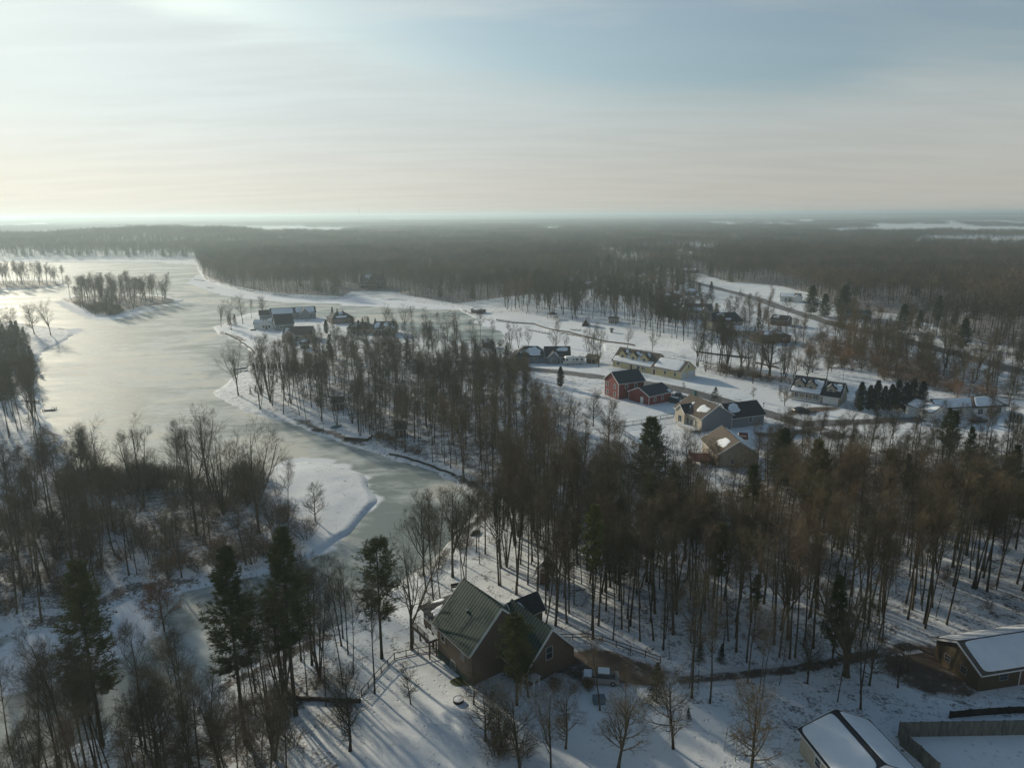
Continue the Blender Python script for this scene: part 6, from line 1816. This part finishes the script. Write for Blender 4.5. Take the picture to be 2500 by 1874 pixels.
def stuff_points(name, rows, label, cat):
    a = np.array(rows, float)
    me = bpy.data.meshes.new(name)
    me.vertices.add(len(a)); me.vertices.foreach_set('co', a[:, :3].astype(np.float32).ravel())
    for nm_, typ, v in (('pick', 'INT', a[:, 3].astype(np.int32)), ('size', 'FLOAT', a[:, 4].astype(np.float32)), ('turn', 'FLOAT', a[:, 5].astype(np.float32)), ('tilt', 'FLOAT', (np.sin(a[:, 0] * 91.7) * (.05 if name == 'woodland' else 0)).astype(np.float32))):
        at = me.attributes.new(nm_, typ, 'POINT'); at.data.foreach_set('value', v)
    o = bpy.data.objects.new(name, me); COL.objects.link(o)
    ng = bpy.data.node_groups.new(name, 'GeometryNodeTree')
    ng.interface.new_socket('Geometry', in_out='INPUT', socket_type='NodeSocketGeometry')
    ng.interface.new_socket('Geometry', in_out='OUTPUT', socket_type='NodeSocketGeometry')
    N = ng.nodes; L = ng.links
    gi = N.new('NodeGroupInput'); go = N.new('NodeGroupOutput')
    ip = N.new('GeometryNodeInstanceOnPoints'); ci = N.new('GeometryNodeCollectionInfo')
    ci.inputs['Collection'].default_value = src; ci.inputs['Separate Children'].default_value = True; ci.inputs['Reset Children'].default_value = True
    def attr(n_, t_):
        q = N.new('GeometryNodeInputNamedAttribute'); q.data_type = t_; q.inputs['Name'].default_value = n_; return q.outputs['Attribute']
    cx = N.new('ShaderNodeCombineXYZ'); L.new(attr('tilt', 'FLOAT'), cx.inputs[0]); L.new(attr('turn', 'FLOAT'), cx.inputs[2])
    L.new(gi.outputs[0], ip.inputs['Points']); L.new(ci.outputs[0], ip.inputs['Instance'])
    ip.inputs['Pick Instance'].default_value = True
    L.new(attr('pick', 'INT'), ip.inputs['Instance Index'])
    L.new(cx.outputs[0], ip.inputs['Rotation']); L.new(attr('size', 'FLOAT'), ip.inputs['Scale'])
    L.new(ip.outputs[0], go.inputs[0])
    md = o.modifiers.new('trees', 'NODES'); md.node_group = ng
    return tag(o, label, cat, kind='stuff')


stuff_points('woodland', rest, 'mass of bare trees and brush in the middle distance', 'woodland')
stuff_points('far_woodland', FAR, 'hazy grey woods stretching to the horizon', 'woodland')
print('placed', len(PLACED), 'individual', len(chosen), 'rest', len(rest), 'far', len(FAR))

# ------------------------------------------------------------------ ground, ice, roads
build_ground()
build_ice()
M_ROAD = road_material('asphalt_road', (.095, .093, .090), .14)
M_DIRT = road_material('brown_gravel', (.085, .062, .045), .34)
for k, (w_, ln) in road_lines.items(): strip(k, ln, w_, M_ROAD, dz=.05)
patch('driveway', [(1385, 1580), (1440, 1574), (1530, 1600), (1612, 1625), (1665, 1648), (1640, 1676), (1529, 1676), (1428, 1668), (1380, 1655), (1330, 1640)], M_DIRT, .07)
patch('driveway', [(1930, 1000), (2000, 992), (2060, 992), (2050, 1000), (1960, 1012), (1900, 1018)], M_DIRT, .08)
patch('farm_yard', [(2120, 1600), (2190, 1560), (2290, 1568), (2330, 1620), (2400, 1690), (2390, 1712), (2300, 1708), (2200, 1672), (2150, 1640)], M_DIRT, .06)
patch('grass_patch', [(1092, 1662), (1130, 1648), (1168, 1656), (1150, 1672), (1112, 1676)], mat('dull_grass', (.07, .085, .03), .9, var=.4, vscale=2), .06)
px_track = [(1655, 1662), (1720, 1656), (1800, 1648), (1900, 1641), (1960, 1630), (2054, 1615), (2152, 1592), (2230, 1575)]
xs, ys, _ = zip(*[ground_at(*p) for p in px_track])
strip('dirt_track', subdiv(np.stack([xs, ys], 1), closed=False), 2.9, road_material('muddy_snowy_track', (.07, .052, .038), .46), dz=.06)
xs, ys, _ = zip(*[ground_at(*p) for p in [(1846, 1062), (1900, 1062), (1960, 1055), (2010, 1046)]])
strip('driveway', subdiv(np.stack([xs, ys], 1), closed=False), 5, M_DIRT, dz=.09)


# ------------------------------------------------------------------ fences, banks, docks and garden things
def polyline_world(px_pts):
    return [ground_at(*p) for p in px_pts]


def resample(pts, step):
    p = np.array([(a, b) for a, b, c in pts]); seg = np.hypot(*np.diff(p, axis=0).T); s_ = np.concatenate([[0], np.cumsum(seg)])
    k = max(2, int(round(s_[-1] / step)) + 1); u = np.linspace(0, s_[-1], k)
    x = np.interp(u, s_, p[:, 0]); y = np.interp(u, s_, p[:, 1])
    return np.stack([x, y, height(x, y)], 1)


def rail_fence(name, label, px_pts, h_=1.1, rails=(.45, 1.0), material=None, step=2.2, cat='fence', post=.11, pickets=0):
    q = resample(polyline_world(px_pts), step); o0 = q[0].copy()
    root = empty(name, tuple(o0)); tag(root, label, cat); q = q - o0
    for p in q:
        g = Geo(); g.box(p[0] - post / 2, p[0] + post / 2, p[1] - post / 2, p[1] + post / 2, p[2] - .4, p[2] + h_); g.build('post', [material], root)
    g = Geo()
    for a, b in zip(q[:-1], q[1:]):
        for r in rails: g.beam((a[0], a[1], a[2] + r), (b[0], b[1], b[2] + r), .05, .10)
        for k in range(pickets):
            t = (k + .5) / pickets; c = a * (1 - t) + b * t; g.box(c[0] - .012, c[0] + .012, c[1] - .012, c[1] + .012, c[2] + .05, c[2] + h_)
    g.build('rail', [material], root)
    return root


def board_fence(name, label, px_pts, h_, material, step=2.4, cat='fence', th=.05, cap=False):
    q = resample(polyline_world(px_pts), step); o0 = q[0].copy()
    root = empty(name, tuple(o0)); tag(root, label, cat); q = q - o0
    for a, b in zip(q[:-1], q[1:]):
        g = Geo(); d = (b - a) / np.linalg.norm(b - a); n = np.array([-d[1], d[0], 0]) * th / 2
        L = np.linalg.norm((b - a)[:2]); k = max(1, int(L / .3))
        for i in range(k):
            c0 = a + (b - a) * (i / k + .004); c1 = a + (b - a) * ((i + 1) / k - .004)
            top = h_ - .03 * ((i * 7) % 3) / 2
            V = [c0 - n, c1 - n, c1 + n, c0 + n]
            g.add([tuple(v + (0, 0, -.3)) for v in V] + [tuple(v + (0, 0, top)) for v in V], [(0, 3, 2, 1), (4, 5, 6, 7), (0, 1, 5, 4), (1, 2, 6, 5), (2, 3, 7, 6), (3, 0, 4, 7)])
        g.build('panel', [material], root)
    for p in q:
        g = Geo(); g.box(p[0] - .07, p[0] + .07, p[1] - .07, p[1] + .07, p[2] - .4, p[2] + h_ + .06); g.build('post', [material], root)
    if cap:
        g = Geo()
        for a, b in zip(q[:-1], q[1:]): g.beam((a[0], a[1], a[2] + h_ + .08), (b[0], b[1], b[2] + h_ + .08), .16, .06)
        g.build('cap', [M_SNOW], root)
    return root


M_GREYBOARD = mat('grey_weathered_boards', (.17, .165, .135), .9, col2=(.10, .10, .085), vscale=3, stretch=(1, 1, .2))
board_fence('board_fence', 'grey board fence enclosing the snowy yard in the lower right corner', [(2288, 1900), (2230, 1845), (2172, 1798), (2300, 1796), (2500, 1792), (2700, 1790)], 1.9, M_GREYBOARD)
board_fence('retaining_wall', 'dark low wall behind the grey board fence, before the brown building', [(2318, 1752), (2360, 1748), (2430, 1742), (2560, 1738)], .9, M_DARKWOOD, cat='wall')
rail_fence('rail_fence', 'wooden rail fence above the brown driveway of the green-roofed house', [(1361, 1562), (1445, 1560), (1530, 1588), (1612, 1618)], 1.0, (.4, .9), M_TIMBER)
rail_fence('garden_railing', 'curved wooden railing with stairs left of the green-roofed house', [(1080, 1588), (1020, 1596), (964, 1608), (925, 1650), (883, 1700)], 1.0, (.1, .95), M_TIMBER, step=1.6)
rail_fence('chain_fence', 'black wire fence around the lawn left of the grey house', [(1645, 1018), (1600, 1026), (1564, 1035), (1497, 1044), (1515, 1056), (1550, 1078)], 1.2, (.05, 1.15), M_BLACK, post=.08, pickets=7, step=2.5)
for i, (lab, pts, h_) in enumerate([
    ('low dark timber bank at the foot of the near left woods', [(674, 1705), (760, 1708), (880, 1714)], .45),
    ('stone and timber edging along the peninsula shore below the white cottage', [(551, 822), (583, 836), (612, 850), (622, 864)], .5),
    ('long brown bank wall along the far side of the inner channel', [(1212, 781), (1255, 788), (1303, 797), (1350, 806), (1390, 817), (1476, 834), (1550, 844)], .55),
    ('dark bank wall across the snow beyond the yellow garage', [(1700, 860), (1754, 867), (1830, 875)], .6),
    ('low wall of stacked timber at the wooded channel bank', [(950, 1112), (1000, 1124), (1052, 1138), (1110, 1160)], .4),
    ('dark ditch edge near the fallen logs below the main road', [(1845, 886), (1870, 892), (1902, 900)], .5),
]):
    board_fence('bank_wall', lab, pts, h_, M_DARKWOOD if i != 2 else M_TIMBER, step=3, cat='bank wall', th=.3, cap=i in (2, 3))


def dock(px0, px1, width, label, h_=.35, snow=True, cat='dock'):
    a = np.array(unproj(*px0, ICE_Z)); b = np.array(unproj(*px1, ICE_Z)); L = np.hypot(*(b - a)); rz = math.atan2(*(b - a)[::-1])
    z0 = max(ICE_Z, float(height(a[0], a[1])))
    root = empty('dock', (a[0], a[1], z0), rz); tag(root, label, cat)
    g = Geo()
    k = max(2, int(L / .3))
    for i in range(k): g.box(L * i / k + .01, L * (i + 1) / k - .01, -width / 2, width / 2, h_ - .06, h_)
    g.box(0, L, -width / 2 - .06, -width / 2, h_ - .2, h_); g.box(0, L, width / 2, width / 2 + .06, h_ - .2, h_)
    g.build('planks', [M_TIMBER], root)
    for i in range(int(L / 2.5) + 2):
        for s_ in (-1, 1):
            x_ = min(L, i * 2.5); g = Geo(); g.box(x_ - .06, x_ + .06, s_ * width / 2 - .06, s_ * width / 2 + .06, -1.0, h_ + .5); g.build('post', [M_DARKWOOD], root)
    if snow:
        g = Geo(); g.box(.1, L - .1, -width / 2 + .05, width / 2 - .2, h_, h_ + .07); g.build('snow_cover', [M_SNOW], root)


dock((604, 897), (568, 903), 1.4, 'upper of two docks below the dark hedge'); dock((604, 908), (572, 912), 1.4, 'lower of two docks below the dark hedge')
dock((475, 683), (500, 686), 1.5, 'small dock on the far lake shore at the corner of the north wood'); dock((507, 702), (519, 704), 2.0, 'tiny raft frozen in the snow off the north wood')
dock((106, 1002), (136, 1000), 1.5, 'dock on the snowy left bank, nearest the ice'); dock((60, 983), (100, 985), 1.5, 'dock behind the nearest one on the snowy left bank', cat='dock')
dock((1215, 785), (1260, 792), 1.6, 'brown dock lying along the far channel bank, left one'); dock((1290, 805), (1340, 815), 1.6, 'brown dock lying along the far channel bank, middle one')
dock((1395, 810), (1415, 812), 1.6, 'short brown dock at the far channel bank, right one'); dock((1100, 1300), (1140, 1290), 1.3, 'narrow dock at the bend of the lower channel')

# snowy timber platform by the channel
x, y, z = ground_at(876, 1070)
r = empty('platform', (x, y, float(height(x, y))), -.25); tag(r, 'square timber platform covered with snow at the wooded channel bank', 'platform')
g = Geo(); g.box(-3.4, 3.4, -1.8, 1.8, -1.2, .75); g.build('timber_frame', [M_DARKWOOD], r); g = Geo(); g.box(-3.3, 3.3, -1.7, 1.7, .75, .88); g.build('snow_cover', [M_SNOW], r)


def upturned_boat(px, py, rz, label, col, L=3.6):
    x, y, z = ground_at(px, py); r = empty('covered_boat', (x, y, z), rz); tag(r, label, 'boat')
    K = 9; u = np.linspace(-1, 1, K); V = []; S_ = 8
    for a in u:
        w_ = .75 * (1 - abs(a) ** 2.6) + .04; hh = .62 * (1 - abs(a) ** 3) + .06
        for k in range(S_): t = math.pi * k / (S_ - 1); V.append((a * L / 2, math.cos(t) * w_, math.sin(t) * hh - .04))
    Q = [(i * S_ + k, i * S_ + k + 1, (i + 1) * S_ + k + 1, (i + 1) * S_ + k) for i in range(K - 1) for k in range(S_ - 1)]
    g = Geo(); g.add(V, Q); g.build('hull', [mat('boat_' + 'abc'[int(col[1] * 10) % 3], col, .6, var=.2)], r, True)
    g = Geo(); g.beam((-L / 2, 0, .05), (L / 2, 0, .60), .04); g.beam((-L * .45, 0, .02), (L * .45, 0, .64), .05, .05); g.build('keel', [M_DARKWOOD], r)


upturned_boat(821, 1043, .4, 'teal covered boat on the bank among the trees', (.04, .16, .16))
upturned_boat(775, 1050, -.3, 'dark upturned boat with snow beside the channel shore', (.06, .055, .05), 4.2)
upturned_boat(1160, 1302, .9, 'small blue boat on the snow at the channel bend', (.05, .09, .16), 2.6)
upturned_boat(618, 806, .2, 'dark boat in front of the white cottage at the peninsula tip', (.06, .055, .05), 3.5)


def post_box(px, py, label, name='mailbox', col=(.05, .05, .05)):
    x, y, z = ground_at(px, py); r = empty(name, (x, y, z), .4); tag(r, label, name)
    g = Geo(); g.box(-.06, .06, -.06, .06, -.3, 1.1); g.build('post', [M_TIMBER], r)
    g = Geo(); a = np.linspace(0, math.pi, 7); P = [(-.14, -.0), (.14, 0)] ; V = []
    for yy in (-.28, .28): V += [(-.14, yy, 1.1), (.14, yy, 1.1)] + [(.14 * math.cos(t), yy, 1.24 + .13 * math.sin(t)) for t in a]
    n = 9; g.add(V, [(i, (i + 1) % n, n + (i + 1) % n, n + i) for i in range(n)], [(0, i, i + 1) for i in range(1, n - 1)] + [(n, n + i, n + i + 1) for i in range(1, n - 1)]); g.build('box', [mat('mailbox_metal', col, .5)], r)


post_box(1864, 993, 'dark mailbox at the street edge below the snowy lawn')
post_box(1972, 1020, 'mailbox at the mouth of the porch house driveway')
post_box(1703, 968, 'mailbox on the verge above the lone spiky spruce')

# white lattice arbour, planter ring, storage chest and cabinet by the near house
x, y, z = ground_at(1296, 1690); r = empty('arbour', (x, y, z), -.6); tag(r, 'white lattice arbour against the garage end of the green-roofed house', 'arbour')
for a in (-.8, .8):
    for b in (-.6, .6): g = Geo(); g.box(a - .05, a + .05, b - .05, b + .05, -.2, 2.2); g.build('post', [M_WHITE], r)
g = Geo()
for k in range(8): g.box(-1.0, 1.0, -.72 + k * .2, -.69 + k * .2, 2.2, 2.27)
for k in range(6): g.box(-.8 + k * .31, -.77 + k * .31, -.8, .8, 2.27, 2.32)
for k in range(7): g.box(-.82, -.79, -.6 + k * .2, -.57 + k * .2, .2, 2.2); g.box(-.84, -.81, -.6, .6, .3 + k * .28, .33 + k * .28)
g.build('lattice', [M_WHITE], r)
x, y, z = ground_at(1119, 1712); r = empty('planter', (x, y, z)); tag(r, 'round dark stone planter ring filled with snow in the front yard', 'planter')
g = Geo(); g.tubes(np.array([[(0, 0, -.1), (0, 0, .42)]]), np.array([[.62, .62]]), 16); g.build('ring', [M_DARKWOOD], r)
g = Geo(); t = np.arange(16) * math.pi / 8; g.add([(0, 0, .44)] + [(.6 * math.cos(q), .6 * math.sin(q), .38) for q in t], None, [(0, 1 + i, 1 + (i + 1) % 16) for i in range(16)]); g.build('snow_fill', [M_SNOW], r)
for px, py, lab, nm_, col, dims in ((1462, 1714, 'bluish storage chest in the snow under the bare trees', 'storage_chest', (.14, .19, .22), (.7, .45, .8)),):
    x, y, z = ground_at(px, py); r = empty(nm_, (x, y, z), .1); tag(r, lab, nm_.replace('_', ' '))
    m_ = mat(nm_ + '_paint', col, .6, var=.2); a, b, c = dims
    g = Geo(); g.box(-a, a, -b, b, -.1, c - .08); g.build('body', [m_], r); g = Geo(); g.box(-a - .04, a + .04, -b - .04, b + .04, c - .08, c); g.build('lid', [m_], r)
# garden bench, play frame
x, y, z = ground_at(1112, 1438); r = empty('bench', (x, y, z), .3); tag(r, 'small dark bench behind the far end of the green roof', 'bench')
g = Geo(); g.box(-.7, .7, -.2, .2, .42, .48); g.build('seat', [M_DARKWOOD], r); g = Geo(); g.box(-.7, .7, .2, .25, .5, .95); g.build('backrest', [M_DARKWOOD], r)
for a in (-.6, .6): g = Geo(); g.box(a - .04, a + .04, -.2, .2, -.1, .42); g.build('leg', [M_DARKWOOD], r)
x, y, z = ground_at(1802, 1835); r = empty('jungle_gym', (x, y, z), .5); tag(r, 'metal climbing frame with ladder half hidden by the very wide bare tree', 'climbing frame')
for a in (-1.1, 1.1):
    for b in (-.7, .7): g = Geo(); g.beam((a * 1.15, b * 1.2, -.2), (a, b, 3.0), .07); g.build('leg', [M_METAL], r)
g = Geo()
for k in range(5): g.beam((-1.12, -.72, .5 + k * .6), (1.12, -.72, .5 + k * .6), .05); g.beam((-1.12, .72, .5 + k * .6), (1.12, .72, .5 + k * .6), .05)
for k in range(6): g.beam((-1.1 + k * .44, -.7, 3.0), (-1.1 + k * .44, .7, 3.0), .05)
g.build('rungs', [M_METAL], r)
# open picnic shelter on the far lawn
x, y, z = ground_at(1348, 778); r = empty('garden_shelter', (x, y, z), .2); tag(r, 'little round-roofed dark shelter on the far lawn among slim trees', 'shelter')
g = Geo(); t = np.arange(8) * math.pi / 4; g.add([(0, 0, 4.2)] + [(3.2 * math.cos(q), 3.2 * math.sin(q), 2.7) for q in t] + [(0, 0, 2.6)], None, [(0, 1 + i, 1 + (i + 1) % 8) for i in range(8)] + [(9, 1 + (i + 1) % 8, 1 + i) for i in range(8)]); g.build('roof', [M_DARKWOOD], r)
for q in t[::2]: g = Geo(); g.box(2.7 * math.cos(q) - .08, 2.7 * math.cos(q) + .08, 2.7 * math.sin(q) - .08, 2.7 * math.sin(q) + .08, -.3, 2.75); g.build('post', [M_DARKWOOD], r)
# lattice mast on the horizon
for px, hgt, lab in ((878, 118, 'thin lattice radio mast on the hazy horizon'),):
    D_ = 6200.0; bx, by = unproj(px, 540, 0); a_ = math.atan2(bx, by); x, y = D_ * math.sin(a_), D_ * math.cos(a_)
    r = empty('radio_mast', (x, y, float(height(x, y)))); tag(r, lab, 'mast')
    for k in range(3):
        q = k * 2.094; g = Geo(); g.beam((2.6 * math.cos(q), 2.6 * math.sin(q), 0), (1.0 * math.cos(q), 1.0 * math.sin(q), hgt), .9); g.build('leg', [M_METAL], r)
    g = Geo()
    for k in range(24):
        z0, z1 = hgt * k / 24, hgt * (k + 1) / 24; r0 = 2.6 - 1.6 * k / 24; r1 = 2.6 - 1.6 * (k + 1) / 24
        for m_ in range(3): q = m_ * 2.094; q2 = q + 2.094; g.beam((r0 * math.cos(q), r0 * math.sin(q), z0), (r1 * math.cos(q2), r1 * math.sin(q2), z1), .4)
    g.build('bracing', [M_METAL], r)

# ------------------------------------------------------------------ haze
g = Geo(); g.box(-30000, 30000, -3000, 48000, -30, 75)
hz = g.build('haze', [])
hm = bpy.data.materials.new('haze'); hm.use_nodes = True
ht = hm.node_tree; ht.nodes.clear()
pv = ht.nodes.new('ShaderNodeVolumePrincipled'); ho = ht.nodes.new('ShaderNodeOutputMaterial')
pv.inputs['Color'].default_value = (.72, .88, .96, 1)
pv.inputs['Density'].default_value = .00024
pv.inputs['Anisotropy'].default_value = .42
ht.links.new(pv.outputs[0], ho.inputs['Volume'])
hz.data.materials.append(hm)
tag(hz, kind='stuff')
